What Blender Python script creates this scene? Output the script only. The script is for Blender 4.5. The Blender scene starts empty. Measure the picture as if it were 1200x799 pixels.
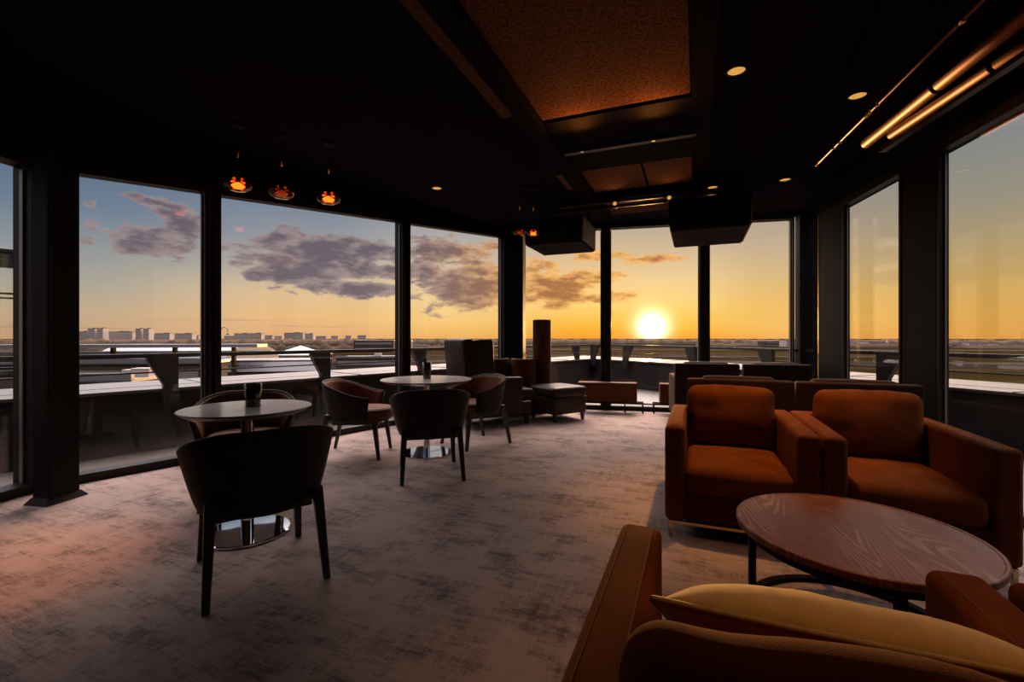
import bpy, bmesh, math, random
from mathutils import Vector, Matrix, noise
random.seed(7)
PI = math.pi
S = bpy.context.scene
COL = S.collection
V = Vector

# ------------------------------------------------------------------ helpers
def lin(c):
    f = lambda v: v/12.92 if v <= .04045 else ((v+.055)/1.055)**2.4
    return tuple(f(v/255.) for v in c)

class NT:
    """small node-tree builder"""
    def __init__(s, tree): s.t = tree; s.n = tree.nodes; s.l = tree.links
    def node(s, typ, **kw):
        n = s.n.new(typ)
        for k, v in kw.items(): setattr(n, k, v)
        return n
    def put(s, sock, v):
        if v is None: return
        if hasattr(v, 'is_output'): s.l.new(v, sock)
        else:
            if isinstance(v, (tuple, list)) and sock.type == 'RGBA' and len(v) == 3: v = tuple(v)+(1,)
            sock.default_value = v
    def m(s, op, a, b=None, c=None, clamp=False):
        n = s.node('ShaderNodeMath', operation=op, use_clamp=clamp)
        s.put(n.inputs[0], a); s.put(n.inputs[1], b); s.put(n.inputs[2], c)
        return n.outputs[0]
    def vm(s, op, a, b=None):
        n = s.node('ShaderNodeVectorMath', operation=op)
        s.put(n.inputs[0], a); s.put(n.inputs[1], b)
        return n.outputs[0] if op not in ('DOT_PRODUCT', 'LENGTH') else n.outputs['Value']
    def ramp(s, fac, stops, interp='LINEAR'):
        n = s.node('ShaderNodeValToRGB'); cr = n.color_ramp; cr.interpolation = interp
        while len(cr.elements) < len(stops): cr.elements.new(.5)
        for e, (p, c) in zip(cr.elements, stops):
            e.position = p
            e.color = (c, c, c, 1) if isinstance(c, (int, float)) else tuple(c)+(1,)
        s.put(n.inputs[0], fac); return n.outputs[0]
    def mix(s, fac, a, b, mode='MIX'):
        n = s.node('ShaderNodeMix', data_type='RGBA', blend_type=mode)
        s.put(n.inputs[0], fac); s.put(n.inputs[6], a); s.put(n.inputs[7], b)
        return n.outputs[2]
    def noise(s, vec, scale=5, detail=4, rough=.55, dist=0., lac=2.):
        n = s.node('ShaderNodeTexNoise')
        s.put(n.inputs['Vector'], vec)
        n.inputs['Scale'].default_value = scale; n.inputs['Detail'].default_value = detail
        n.inputs['Roughness'].default_value = rough; n.inputs['Distortion'].default_value = dist
        return n.outputs['Fac']
    def mapping(s, vec, scale=(1,1,1), rot=(0,0,0), loc=(0,0,0)):
        n = s.node('ShaderNodeMapping')
        s.put(n.inputs['Vector'], vec)
        n.inputs['Scale'].default_value = scale; n.inputs['Rotation'].default_value = rot; n.inputs['Location'].default_value = loc
        return n.outputs[0]
    def smooth(s, x, a, b):
        n = s.node('ShaderNodeMapRange', interpolation_type='SMOOTHSTEP')
        s.put(n.inputs[0], x); n.inputs[1].default_value = a; n.inputs[2].default_value = b
        return n.outputs[0]

def new_mat(name):
    m = bpy.data.materials.new(name); m.use_nodes = True
    nt = NT(m.node_tree); b = m.node_tree.nodes['Principled BSDF']
    return m, nt, b
def objco(nt): return nt.node('ShaderNodeTexCoord').outputs['Object']

def simple(name, col, rough=.5, metal=0., spec=.5, var=.0, vscale=20, bump=0., bscale=200, sheen=0., sheen_tint=None, coat=0.):
    m, nt, b = new_mat(name)
    co = objco(nt)
    if var:
        f = nt.noise(co, vscale, 5)
        lo = tuple(max(0, c*(1-var)) for c in col); hi = tuple(c*(1+var) for c in col)
        nt.put(b.inputs['Base Color'], nt.ramp(f, [(.3, lo), (.7, hi)]))
    else: nt.put(b.inputs['Base Color'], col)
    b.inputs['Roughness'].default_value = rough; b.inputs['Metallic'].default_value = metal
    b.inputs['Specular IOR Level'].default_value = spec
    b.inputs['Coat Weight'].default_value = coat
    if sheen:
        b.inputs['Sheen Weight'].default_value = sheen
        b.inputs['Sheen Roughness'].default_value = .4
        if sheen_tint: b.inputs['Sheen Tint'].default_value = tuple(sheen_tint)+(1,)
    if bump:
        bn = nt.node('ShaderNodeBump'); bn.inputs['Strength'].default_value = bump; bn.inputs['Distance'].default_value = .004
        nt.put(bn.inputs['Height'], nt.noise(co, bscale, 3)); nt.put(b.inputs['Normal'], bn.outputs[0])
    return m

def obj(name, bm, mat, parent=None, smooth=False, loc=None, kind=None, bevel=0.):
    me = bpy.data.meshes.new(name)
    bmesh.ops.remove_doubles(bm, verts=bm.verts, dist=1e-5)
    bmesh.ops.recalc_face_normals(bm, faces=bm.faces)
    bm.to_mesh(me); bm.free()
    if smooth:
        for p in me.polygons: p.use_smooth = True
    o = bpy.data.objects.new(name, me); COL.objects.link(o)
    for mm in (mat if isinstance(mat, (list, tuple)) else [mat]): me.materials.append(mm)
    if parent: o.parent = parent
    if loc is not None: o.location = loc
    if kind: o['kind'] = kind
    if bevel:
        md = o.modifiers.new('bevel', 'BEVEL'); md.width = bevel; md.segments = 2; md.limit_method = 'ANGLE'; md.angle_limit = math.radians(40)
    return o

def tag(o, label, cat, group=None):
    o['label'] = label; o['category'] = cat
    if group: o['group'] = group
    return o

def thing(name, label, cat, loc=(0,0,0), rz=0., group=None):
    o = bpy.data.objects.new(name, None); COL.objects.link(o)
    o.empty_display_size = .1
    o.location = loc; o.rotation_euler = (0, 0, rz)
    return tag(o, label, cat, group)

def dup(root, loc, rz, label, group=None):
    r = root.copy(); COL.objects.link(r); r.location = loc; r.rotation_euler = (0, 0, rz); r['label'] = label
    if group: r['group'] = group
    def rec(src, dst):
        for ch in src.children:
            c = ch.copy(); COL.objects.link(c); c.parent = dst
            rec(ch, c)
    rec(root, r)
    return r

# ---- mesh pieces
def hexa(bm, pts):
    """8 points: bottom ring 0-3, top ring 4-7"""
    v = [bm.verts.new(p) for p in pts]
    for f in ((0,3,2,1), (4,5,6,7), (0,1,5,4), (1,2,6,5), (2,3,7,6), (3,0,4,7)):
        bm.faces.new([v[i] for i in f])
def box(bm, c, s):
    x, y, z = c; a, b, h = s[0]/2, s[1]/2, s[2]/2
    hexa(bm, [(x-a,y-b,z-h), (x+a,y-b,z-h), (x+a,y+b,z-h), (x-a,y+b,z-h), (x-a,y-b,z+h), (x+a,y-b,z+h), (x+a,y+b,z+h), (x-a,y+b,z+h)])
def beam(bm, p, q, side, up, s0, s1, u0, u1):
    """bar from p to q; cross-section spans side*[s0,s1], up*[u0,u1]"""
    p, q, side, up = V(p), V(q), V(side), V(up)
    hexa(bm, [p+side*s0+up*u0, p+side*s1+up*u0, q+side*s1+up*u0, q+side*s0+up*u0,
              p+side*s0+up*u1, p+side*s1+up*u1, q+side*s1+up*u1, q+side*s0+up*u1])
def prism(bm, pts, z0, z1):
    lo = [bm.verts.new((x, y, z0)) for x, y in pts]; hi = [bm.verts.new((x, y, z1)) for x, y in pts]
    n = len(pts)
    bm.faces.new(lo[::-1]); bm.faces.new(hi)
    for i in range(n): bm.faces.new([lo[i], lo[(i+1) % n], hi[(i+1) % n], hi[i]])
def lathe(bm, prof, seg=40, cx=0, cy=0, close=True):
    rings = []
    for r, z in prof:
        if r < 1e-6: rings.append([bm.verts.new((cx, cy, z))])
        else: rings.append([bm.verts.new((cx+r*math.cos(2*PI*i/seg), cy+r*math.sin(2*PI*i/seg), z)) for i in range(seg)])
    for a, b in zip(rings[:-1], rings[1:]):
        for i in range(seg):
            j = (i+1) % seg
            vs = [a[i % len(a)], a[j % len(a)], b[j % len(b)], b[i % len(b)]]
            u = []
            for v in vs:
                if v not in u: u.append(v)
            if len(u) > 2: bm.faces.new(u)
def tube(bm, pts, r, seg=10, caps=True):
    pts = [V(p) for p in pts]; rad = r if isinstance(r, (list, tuple)) else [r]*len(pts)
    rings = []
    ref = None
    for i, p in enumerate(pts):
        d = (pts[min(i+1, len(pts)-1)]-pts[max(i-1, 0)]).normalized()
        if ref is None:
            ref = V((0,0,1)) if abs(d.z) < .9 else V((1,0,0))
        a = d.cross(ref).normalized(); b = a.cross(d).normalized(); ref = b
        rings.append([bm.verts.new(p+rad[i]*(a*math.cos(2*PI*k/seg)+b*math.sin(2*PI*k/seg))) for k in range(seg)])
    for A, B in zip(rings[:-1], rings[1:]):
        for k in range(seg): bm.faces.new([A[k], A[(k+1) % seg], B[(k+1) % seg], B[k]])
    if caps: bm.faces.new(rings[0][::-1]); bm.faces.new(rings[-1])
def soft_box(bm, c, s, r, crown=(0,0,0), n=12, wob=0., wscale=4., seed=0., mat=None):
    """rounded box; crown = how far each pair of faces bulges; wob = soft wrinkles"""
    h = [s[0]/2, s[1]/2, s[2]/2]; r = min(r, min(h)*.98)
    def samp(a):
        k = 4
        edge = [a-r+r*math.tan(PI/4*i/k) if False else a-r*(1-i/k) for i in range(k+1)]
        mid = [-(a-r)+2*(a-r)*i/n for i in range(n+1)]
        return [-e for e in reversed(edge)][:-1]+mid+edge[1:]
    M = mat or Matrix.Identity(4)
    def P(q):
        core = V((max(-(h[0]-r), min(h[0]-r, q[0])), max(-(h[1]-r), min(h[1]-r, q[1])), max(-(h[2]-r), min(h[2]-r, q[2]))))
        d = V(q)-core
        p = core+d.normalized()*r
        u, v, w = p.x/h[0], p.y/h[1], p.z/h[2]
        g = lambda a: max(0., 1-a*a)
        p = V((p.x+crown[0]*u*g(v)*g(w), p.y+crown[1]*v*g(u)*g(w), p.z+crown[2]*w*g(u)*g(v)))
        if wob:
            nz = noise.noise(V((p.x*wscale+seed, p.y*wscale, p.z*wscale)))+.5*noise.noise(V((p.x*wscale*2.3, p.y*wscale*2.3+seed, p.z*wscale*2.3)))
            p = p+d.normalized()*nz*wob
        return M @ (p+V(c))
    for ax in range(3):
        a, b = (ax+1) % 3, (ax+2) % 3
        sa, sb = samp(h[a]), samp(h[b])
        for sg in (-1, 1):
            grid = []
            for x in sa:
                row = []
                for y in sb:
                    q = [0,0,0]; q[ax] = sg*h[ax]; q[a] = x; q[b] = y
                    row.append(bm.verts.new(P(q)))
                grid.append(row)
            for i in range(len(sa)-1):
                for j in range(len(sb)-1):
                    bm.faces.new([grid[i][j], grid[i+1][j], grid[i+1][j+1], grid[i][j+1]])
def B(): return bmesh.new()
def face_rot(dx, dy):
    """z rotation that turns local -Y (a seat's front) to the direction (dx, dy)"""
    return math.atan2(dx, -dy)
def cyl(bm, c, r, z0, z1, seg=24): lathe(bm, [(0, z0), (r, z0), (r, z1), (0, z1)], seg, c[0], c[1])

# building axes: most of the seating and the ceiling bays follow AX / NX
AX = V((.375, .927, 0)).normalized(); NX = V((AX.y, -AX.x, 0))
def an(a, n, z=0.): return AX*a+NX*n+V((0,0,z))
EYE = 1.164
# ------------------------------------------------------------------ materials
M = {}
M['black'] = simple('blackened_steel', (.007,.005,.0042), .55, 0, .12, .3, 6)
M['mullion'] = simple('dark_bronze_aluminium', (.014,.010,.009), .45, .1, .25, .2, 5)
M['bead'] = simple('grey_aluminium_bead', (.30,.28,.26), .4, .8)
M['ceil'] = simple('matt_black_ceiling', (.0042,.003,.0026), .9, 0, .08, .3, 3, .2, 60)
M['wall'] = simple('dark_wall_paint', (.006,.004,.0035), .85, 0, .1, .2, 4)
M['duct'] = simple('dark_lacquered_duct', (.045,.026,.016), .45, .6)
M['pipe'] = simple('brown_lacquered_pipe', (.24,.055,.010), .5, .85)
M['brass'] = simple('brass', (.75,.45,.16), .2, 1.)
M['chrome'] = simple('polished_steel', (.82,.82,.84), .05, 1.)
M['sled'] = simple('brushed_brass_steel', (.55,.42,.25), .25, 1.)
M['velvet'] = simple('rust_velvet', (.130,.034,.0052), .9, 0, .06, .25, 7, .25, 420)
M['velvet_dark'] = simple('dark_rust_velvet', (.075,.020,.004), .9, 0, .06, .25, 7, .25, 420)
M['velvet_shade'] = simple('shade_toned_rust_velvet', (.024,.008,.0035), .85, 0, .15, .2, 7, .25, 420, .05, (.8,.38,.15))  # darker copy of the rust velvet, shade put into the colour
M['seam'] = simple('seam_thread', (.17,.07,.022), .8)
M['pillow'] = simple('beige_linen_velvet', (.72,.56,.38), .8, 0, .3, .12, 30, .18, 700, .3, (1,.8,.5))
M['piping'] = simple('beige_piping', (.45,.34,.22), .7, 0, .3, .15, 60)
M['shell'] = simple('charcoal_upholstery', (.022,.016,.013), .7, 0, .2, .25, 9, .2, 300, .15, (.6,.4,.3))
M['shell_in'] = simple('tobacco_upholstery', (.17,.058,.018), .75, 0, .3, .2, 9, .2, 300, .25, (.8,.45,.25))
M['chair_leg'] = simple('dark_stained_ash', (.022,.015,.012), .45, 0, .5, .3, 14)
M['leather'] = simple('brown_leather', (.030,.0115,.006), .42, 0, .2, .25, 12, .3, 130)
M['leather_grey'] = simple('taupe_leather', (.024,.014,.008), .5, 0, .16, .2, 10, .3, 130)
M['barrel'] = simple('cognac_panel', (.10,.032,.008), .65, 0, .12, .2, 8)
M['top'] = simple('pale_stone_laminate', (.74,.67,.63), .16, 0, .6, .10, 8)
M['top_edge'] = simple('dark_table_edge', (.03,.022,.018), .4)
M['cup'] = simple('amber_dark_glass', (.035,.020,.012), .12, 0, .7)
M['wax'] = simple('wax', (.75,.70,.62), .5)
M['coping'] = simple('zinc_coping', (.15,.137,.13), .34, .75, .5, .08, 2, .05, 3)
M['parapet'] = simple('parapet_cladding', (.017,.013,.011), .6, .1, .25, .2, 2)
M['rail'] = simple('painted_railing', (.040,.036,.034), .45, .3)
M['fin'] = simple('weathered_fin_steel', (.032,.025,.021), .5, .5, .5, .2, 5)
M['acbody'] = simple('black_ac_casing', (.012,.009,.008), .7, 0, .1)
M['grille'] = simple('grey_ac_grille', (.42,.34,.27), .6, .1)
M['acpan'] = simple('dark_ac_panel', (.022,.013,.008), .8, 0, .1)

def m_glass():
    m, nt, b = new_mat('window_glass')
    out = nt.n['Material Output']; nt.n.remove(b)
    tr = nt.node('ShaderNodeBsdfTransparent'); tr.inputs[0].default_value = (.965,.965,.96,1)
    gl = nt.node('ShaderNodeBsdfGlossy'); gl.inputs[0].default_value = (1,1,1,1); gl.inputs['Roughness'].default_value = .0
    fr = nt.node('ShaderNodeFresnel'); ge = nt.node('ShaderNodeNewGeometry')
    nt.put(fr.inputs[0], nt.m('ADD', nt.m('MULTIPLY', ge.outputs['Backfacing'], 1/1.45-1.45), 1.45))   # a thin sheet: same reflectance on both faces
    mx = nt.node('ShaderNodeMixShader')
    nt.l.new(fr.outputs[0], mx.inputs[0]); nt.l.new(tr.outputs[0], mx.inputs[1]); nt.l.new(gl.outputs[0], mx.inputs[2])
    nt.l.new(mx.outputs[0], out.inputs[0]); return m
M['glass'] = m_glass()

def m_carpet():
    m, nt, b = new_mat('distressed_carpet')
    co = objco(nt)
    r = nt.mapping(co, (1,1,1), (0,0,math.radians(22)))
    big = nt.noise(nt.mapping(r, (.8,.55,1)), 1.5, 6, .62)
    streak = nt.noise(nt.mapping(r, (2.0,15,1)), 2.0, 5, .7)
    streak2 = nt.noise(nt.mapping(r, (17,2.4,1)), 1.6, 5, .7)
    fine = nt.noise(co, 160, 3, .7)
    blot = nt.noise(nt.mapping(r, (1.0,1.7,1), (0,0,0), (3.1,1.7,0)), 2.6, 8, .72)
    x = nt.m('ADD', nt.m('MULTIPLY', streak, .55), nt.m('MULTIPLY', streak2, .40))
    x = nt.m('ADD', x, nt.m('MULTIPLY', blot, 1.15))
    x = nt.m('ADD', x, nt.m('MULTIPLY', fine, .28))
    x = nt.m('ADD', x, nt.m('MULTIPLY', nt.noise(nt.mapping(r, (7,64,1)), 2.0, 4, .7), .42))
    x = nt.m('ADD', x, nt.m('MULTIPLY', nt.noise(nt.mapping(r, (70,8,1)), 2.0, 4, .7), .36))
    x = nt.m('ADD', x, nt.m('MULTIPLY', fine, .18))
    x = nt.m('SUBTRACT', x, 1.615)                      # about 0 in the middle
    dark = nt.smooth(x, -.03, .33)
    base = nt.ramp(big, [(.30, (.33,.224,.187)), (.50, (.445,.315,.27)), (.70, (.355,.257,.232))])
    base = nt.mix(nt.m('MULTIPLY', fine, .35), base, (.17,.13,.12))
    col = nt.mix(nt.m('MULTIPLY', dark, .86), base, (.045,.034,.031))
    nt.put(b.inputs['Base Color'], col)
    b.inputs['Roughness'].default_value = .95; b.inputs['Specular IOR Level'].default_value = .15
    b.inputs['Sheen Weight'].default_value = .12; b.inputs['Sheen Roughness'].default_value = .5
    bn = nt.node('ShaderNodeBump'); bn.inputs['Strength'].default_value = .45; bn.inputs['Distance'].default_value = .006
    nt.put(bn.inputs['Height'], nt.noise(co, 260, 2)); nt.put(b.inputs['Normal'], bn.outputs[0])
    return m
M['carpet'] = m_carpet()

def m_acoustic():
    m, nt, b = new_mat('rough_acoustic_plaster')
    co = objco(nt)
    f = nt.noise(co, 48, 5, .75)
    nt.put(b.inputs['Base Color'], nt.ramp(f, [(.35, (.020,.008,.004)), (.65, (.30,.115,.042))]))
    b.inputs['Roughness'].default_value = .9; b.inputs['Specular IOR Level'].default_value = .2
    bn = nt.node('ShaderNodeBump'); bn.inputs['Strength'].default_value = 1.; bn.inputs['Distance'].default_value = .02
    nt.put(bn.inputs['Height'], f); nt.put(b.inputs['Normal'], bn.outputs[0])
    return m
M['acoustic'] = m_acoustic()

def m_wood():
    m, nt, b = new_mat('open_grain_oak_veneer')
    co = objco(nt)
    w0 = nt.mapping(co, (1,1,1), (0,0,math.radians(14)))
    warp = nt.noise(nt.mapping(w0, (2.9,.62,1), (0,0,0), (4.7,2.2,0)), 1.5, 1.5, .4)
    sep = nt.node('ShaderNodeSeparateXYZ'); nt.put(sep.inputs[0], w0)
    rings = nt.m('ADD', nt.m('MULTIPLY', warp, 30.), nt.m('MULTIPLY', sep.outputs[0], 22.))
    jit = nt.noise(nt.mapping(w0, (60,8,1)), 2, 3)
    rings = nt.m('ADD', rings, nt.m('MULTIPLY', jit, .35))
    fr = nt.m('FRACT', rings)
    tri = nt.m('ABSOLUTE', nt.m('SUBTRACT', fr, .5))      # 0..0.5
    line = nt.smooth(tri, .24, .42)
    gate = nt.smooth(nt.noise(nt.mapping(w0, (3.2,1.3,1), (0,0,0), (1.3,.4,0)), 1.7, 2), .46, .60)
    pores = nt.noise(nt.mapping(w0, (150,9,1)), 2, 3, .7)
    base = nt.ramp(pores, [(.35, (.115,.034,.012)), (.65, (.28,.088,.033))])
    pale = nt.mix(nt.m('MULTIPLY', line, nt.m('MULTIPLY_ADD', gate, .62, .07)), base, (.40,.24,.17))
    nt.put(b.inputs['Base Color'], pale)
    b.inputs['Roughness'].default_value = .42; b.inputs['Specular IOR Level'].default_value = .18
    bn = nt.node('ShaderNodeBump'); bn.inputs['Strength'].default_value = .25; bn.inputs['Distance'].default_value = .002
    nt.put(bn.inputs['Height'], line); nt.put(b.inputs['Normal'], bn.outputs[0])
    return m
M['wood'] = m_wood()

def m_tile():
    m, nt, b = new_mat('terrace_slabs')
    co = objco(nt)
    br = nt.node('ShaderNodeTexBrick'); br.offset = 0.
    nt.put(br.inputs['Vector'], nt.mapping(co, (1,1,1), (0,0,math.radians(-52))))
    br.inputs['Scale'].default_value = 1.; br.inputs['Brick Width'].default_value = .6; br.inputs['Row Height'].default_value = .6
    br.inputs['Mortar Size'].default_value = .006
    br.inputs['Color1'].default_value = (.05,.045,.042,1); br.inputs['Color2'].default_value = (.06,.054,.05,1); br.inputs['Mortar'].default_value = (.03,.03,.03,1)
    nt.put(b.inputs['Base Color'], nt.mix(.35, br.outputs[0], nt.ramp(nt.noise(co, 9, 5), [(.3, (.036,.033,.03)), (.7, (.07,.063,.058))])))
    b.inputs['Roughness'].default_value = .5; return m
M['tile'] = m_tile()

def m_field():
    m, nt, b = new_mat('airfield_grass')
    co = objco(nt)
    r = nt.mapping(co, (1,1,1), (0,0,math.radians(12)))
    band = nt.noise(nt.mapping(r, (.0011,.011,1)), 1., 3, .5)
    patch = nt.noise(nt.mapping(r, (.004,.02,1)), 1., 5, .6)
    c = nt.ramp(band, [(.34, (.008,.005,.002)), (.48, (.012,.011,.0025)), (.54, (.024,.016,.007)), (.66, (.010,.006,.0025))])
    c = nt.mix(nt.m('MULTIPLY', patch, .55), c, (.020,.012,.006))
    nt.put(b.inputs['Base Color'], c)
    b.inputs['Roughness'].default_value = 1.; b.inputs['Specular IOR Level'].default_value = 0.
    return m
M['field'] = m_field()
M['runway'] = simple('worn_runway_concrete', (.032,.025,.020), 1., 0, .0, .2, .01)
M['asphalt'] = simple('apron_asphalt', (.013,.0105,.009), 1., 0, .0, .25, .02)
M['tree'] = simple('far_woodland', (.022,.013,.006), .95, 0, .1, .4, .03)
M['tree_far'] = simple('hazy_far_ridge', (.060,.027,.012), .95, 0, .1, .25, .01)  # distance haze mixed into the ridge colour
M['roof'] = simple('pale_sheet_roof', (.15,.15,.158), .35, .3)
M['bldg'] = simple('pale_render_block', (.36,.30,.27), .8, 0, .3, .1, .05)
M['bldg_dark'] = simple('dark_brick_block', (.05,.034,.026), .8, 0, .3, .2, .05)
M['window_dark'] = simple('dark_window_band', (.16,.14,.14), .4, 0, .6)
M['sign_white'] = simple('white_fascia', (.75,.72,.74), .6)
M['sign_blue'] = simple('blue_lettering', (.02,.03,.12), .6)
M['membrane'] = simple('white_membrane', (.17,.175,.19), .45)

def m_emit(name, col, st):
    m, nt, b = new_mat(name)
    b.inputs['Base Color'].default_value = tuple(col)+(1,)
    b.inputs['Emission Color'].default_value = tuple(col)+(1,); b.inputs['Emission Strength'].default_value = st
    b.inputs['Roughness'].default_value = .5
    return m
M['lamp'] = m_emit('warm_downlight_lens', (1.,.52,.12), .62)
M['bulb'] = m_emit('orange_filament', (1.,.25,.025), 5.)
M['bulb_dim'] = m_emit('dim_orange_filament', (1.,.2,.04), .25)
M['floodglow'] = m_emit('orange_floodlight', (1.,.42,.06), 1.6)
def m_smoked():
    m, nt, b = new_mat('smoked_amber_glass')
    out = nt.n['Material Output']; nt.n.remove(b)
    tr = nt.node('ShaderNodeBsdfTransparent'); tr.inputs[0].default_value = (.85,.58,.36,1)
    gl = nt.node('ShaderNodeBsdfGlossy'); gl.inputs[0].default_value = (1,.75,.5,1); gl.inputs['Roughness'].default_value = .03
    fr = nt.node('ShaderNodeLayerWeight'); fr.inputs[0].default_value = .35
    mx = nt.node('ShaderNodeMixShader')
    nt.l.new(fr.outputs['Fresnel'], mx.inputs[0]); nt.l.new(tr.outputs[0], mx.inputs[1]); nt.l.new(gl.outputs[0], mx.inputs[2])
    nt.l.new(mx.outputs[0], out.inputs[0]); return m
M['smoked'] = m_smoked()

# ------------------------------------------------------------------ sky
def azel(px, py):
    u, v = (px-600)/533., (396-py)/533.
    return math.degrees(math.atan2(u, 1)), math.degrees(math.atan2(v, math.hypot(u, 1)))
SUN_AZ, SUN_EL = 17.1, 1.35
def build_sky():
    w = bpy.data.worlds.new('evening_sky'); S.world = w; w.use_nodes = True
    nt = NT(w.node_tree); nt.n.clear()
    d = nt.node('ShaderNodeTexCoord').outputs['Generated']
    sp = nt.node('ShaderNodeSeparateXYZ'); nt.put(sp.inputs[0], d)
    deg = 180/PI
    az = nt.m('MULTIPLY', nt.m('ARCTAN2', sp.outputs[0], sp.outputs[1]), deg)
    el = nt.m('MULTIPLY', nt.m('ARCSINE', sp.outputs[2]), deg)
    # vertical colour runs at five bearings
    t = nt.m('DIVIDE', el, 40., clamp=True)
    high = nt.smooth(el, 18.4, 26.)
    def run(stops, top=(112,124,142)):
        st = [(e/40., lin(c)) for e, c in stops]+[(1., lin(top))]
        return nt.ramp(t, st)
    G = [(-46, run([(0,(206,163,128)), (2.5,(196,172,142)), (5,(172,166,152)), (8,(146,152,154)), (12,(108,126,147)), (16,(92,112,138))])),
         (-24, run([(0,(226,172,122)), (2.5,(238,188,128)), (5,(226,192,146)), (8,(188,176,160)), (11,(152,154,160)), (15,(122,136,154))])),
         (-7,  run([(0,(245,180,96)), (2.,(252,206,124)), (5,(246,212,152)), (8,(222,198,164)), (12,(182,176,172)), (16,(150,152,160))])),
         (9,   run([(0,(250,160,46)), (1.5,(253,186,62)), (4,(254,212,118)), (7,(246,208,146)), (10,(220,190,150)), (14,(186,170,152))])),
         (20,  run([(0,(252,160,40)), (1.5,(254,192,72)), (4,(253,212,124)), (7,(240,206,150)), (10,(215,188,152)), (14,(180,166,152))])),
         (31,  run([(0,(247,176,88)), (1.5,(248,192,100)), (4,(240,190,104)), (7,(218,184,130)), (10,(198,174,144)), (14,(172,160,148))])),
         (47,  run([(0,(224,158,72)), (2.,(218,164,80)), (5,(204,164,94)), (8,(184,160,114)), (12,(158,150,132)), (17,(138,142,140))])),
         (110, run([(0,(150,128,112)), (5,(140,132,128)), (12,(118,124,136))]))]
    c = G[0][1]
    for (a0, _), (a1, col) in zip(G[:-1], G[1:]):
        c = nt.mix(nt.smooth(az, a0, a1), c, col)
    zen = nt.mix(nt.smooth(az, -45, 5), (.42,.41,.45), (1.25,.98,.86))
    zen = nt.mix(nt.smooth(nt.m('ABSOLUTE', nt.m('ADD', az, 5.)), 36, 62), zen, (.13,.12,.13))
    # ends meet behind the viewer
    c = nt.mix(nt.smooth(nt.m('ABSOLUTE', az), 100, 160), c, nt.ramp(t, [(0, lin((140,125,120))), (.2, lin((120,120,130))), (1, lin((95,108,130)))]))
    zs = nt.node('ShaderNodeVectorMath', operation='SCALE'); nt.put(zs.inputs[0], zen); nt.put(zs.inputs['Scale'], nt.m('MULTIPLY_ADD', nt.smooth(el, 24., 52.), ZENITH*2.4, ZENITH))
    c = nt.mix(high, c, zs.outputs[0])
    # ---- clouds: soft masses at bearings / heights, broken up by noise
    cv = nt.node('ShaderNodeCombineXYZ'); nt.put(cv.inputs[0], nt.m('MULTIPLY', az, .16)); nt.put(cv.inputs[1], nt.m('MULTIPLY', el, .40))
    n1 = nt.noise(cv.outputs[0], 1.5, 9, .60, .25)
    n2 = nt.noise(nt.mapping(cv.outputs[0], (1,1,1), (0,0,0), (7.3,2.1,0)), 2.6, 6, .6)
    blobs = [(172,284,46,20,1.1), (218,262,24,15,1.), (203,248,28,15,1.), (184,236,24,10,.8), (160,230,20,8,.6), (108,262,18,10,.8), (124,270,16,6,.7), (106,281,16,8,.75), (106,240,18,9,.55),
             (284,304,28,14,.8), (306,321,40,12,.85), (262,290,14,10,.6), (375,302,88,30,1.15), (352,318,60,22,1.), (438,296,55,16,1.), (412,282,40,10,.7),
             (462,318,36,18,.9), (415,338,92,12,.95), (525,292,60,16,.95), (500,318,34,24,.85), (548,334,64,34,1.05), (600,330,60,30,.9),
             (655,338,62,24,1.1), (705,348,44,9,.9), (690,300,60,9,.7), (752,304,52,7,.75), (648,311,16,7,.7), (668,324,20,8,.6), (722,322,16,6,.5)]
    den = None
    for (x, y, rx, ry, k) in blobs:
        a, e = azel(x, y); a2, _ = azel(x+rx, y); _, e2 = azel(x, y-ry)
        da = nt.m('DIVIDE', nt.m('SUBTRACT', az, a), max(.5, abs(a2-a))); de = nt.m('DIVIDE', nt.m('SUBTRACT', el, e), max(.4, abs(e2-e)))
        q = nt.m('ADD', nt.m('MULTIPLY', da, da), nt.m('MULTIPLY', de, de))
        g = nt.m('MULTIPLY', nt.m('POWER', 2.718, nt.m('MULTIPLY', q, -.95)), k)
        den = g if den is None else nt.m('MAXIMUM', den, g)
    raw = nt.m('ADD', den, nt.m('MULTIPLY', nt.m('SUBTRACT', n1, .5), 2.05))
    raw = nt.m('ADD', raw, nt.m('MULTIPLY', nt.m('SUBTRACT', n2, .5), .7))
    gate = nt.smooth(den, .10, .30)
    cm = nt.m('MULTIPLY', nt.smooth(raw, .36, .62), gate)
    thick = nt.smooth(nt.m('ADD', raw, nt.m('MULTIPLY', nt.m('SUBTRACT', n2, .5), 1.4)), .38, 1.15)
    sunward = nt.smooth(az, -16, 7)
    lit = nt.mix(sunward, lin((158,140,138)), lin((252,186,104)))
    drk = nt.mix(sunward, lin((104,92,104)), lin((168,108,66)))
    ccol = nt.mix(thick, lit, drk)
    c = nt.mix(nt.m('MULTIPLY', cm, .93), c, ccol)
    # thin level streaks just above the horizon
    sv = nt.node('ShaderNodeCombineXYZ'); nt.put(sv.inputs[0], nt.m('MULTIPLY', az, .05)); nt.put(sv.inputs[1], nt.m('MULTIPLY', el, 1.9))
    stz = nt.smooth(nt.noise(sv.outputs[0], 1., 4, .5), .56, .72)
    stz = nt.m('MULTIPLY', stz, nt.m('MULTIPLY', nt.smooth(el, .4, 1.0), nt.m('SUBTRACT', 1., nt.smooth(el, 2.2, 3.4))))
    stz = nt.m('MULTIPLY', stz, nt.m('SUBTRACT', 1., nt.smooth(az, -8, 2)))
    c = nt.mix(nt.m('MULTIPLY', stz, .45), c, lin((170,130,116)))
    # ---- the sun: disc and aureole
    sa, se = math.radians(SUN_AZ), math.radians(SUN_EL)
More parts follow.
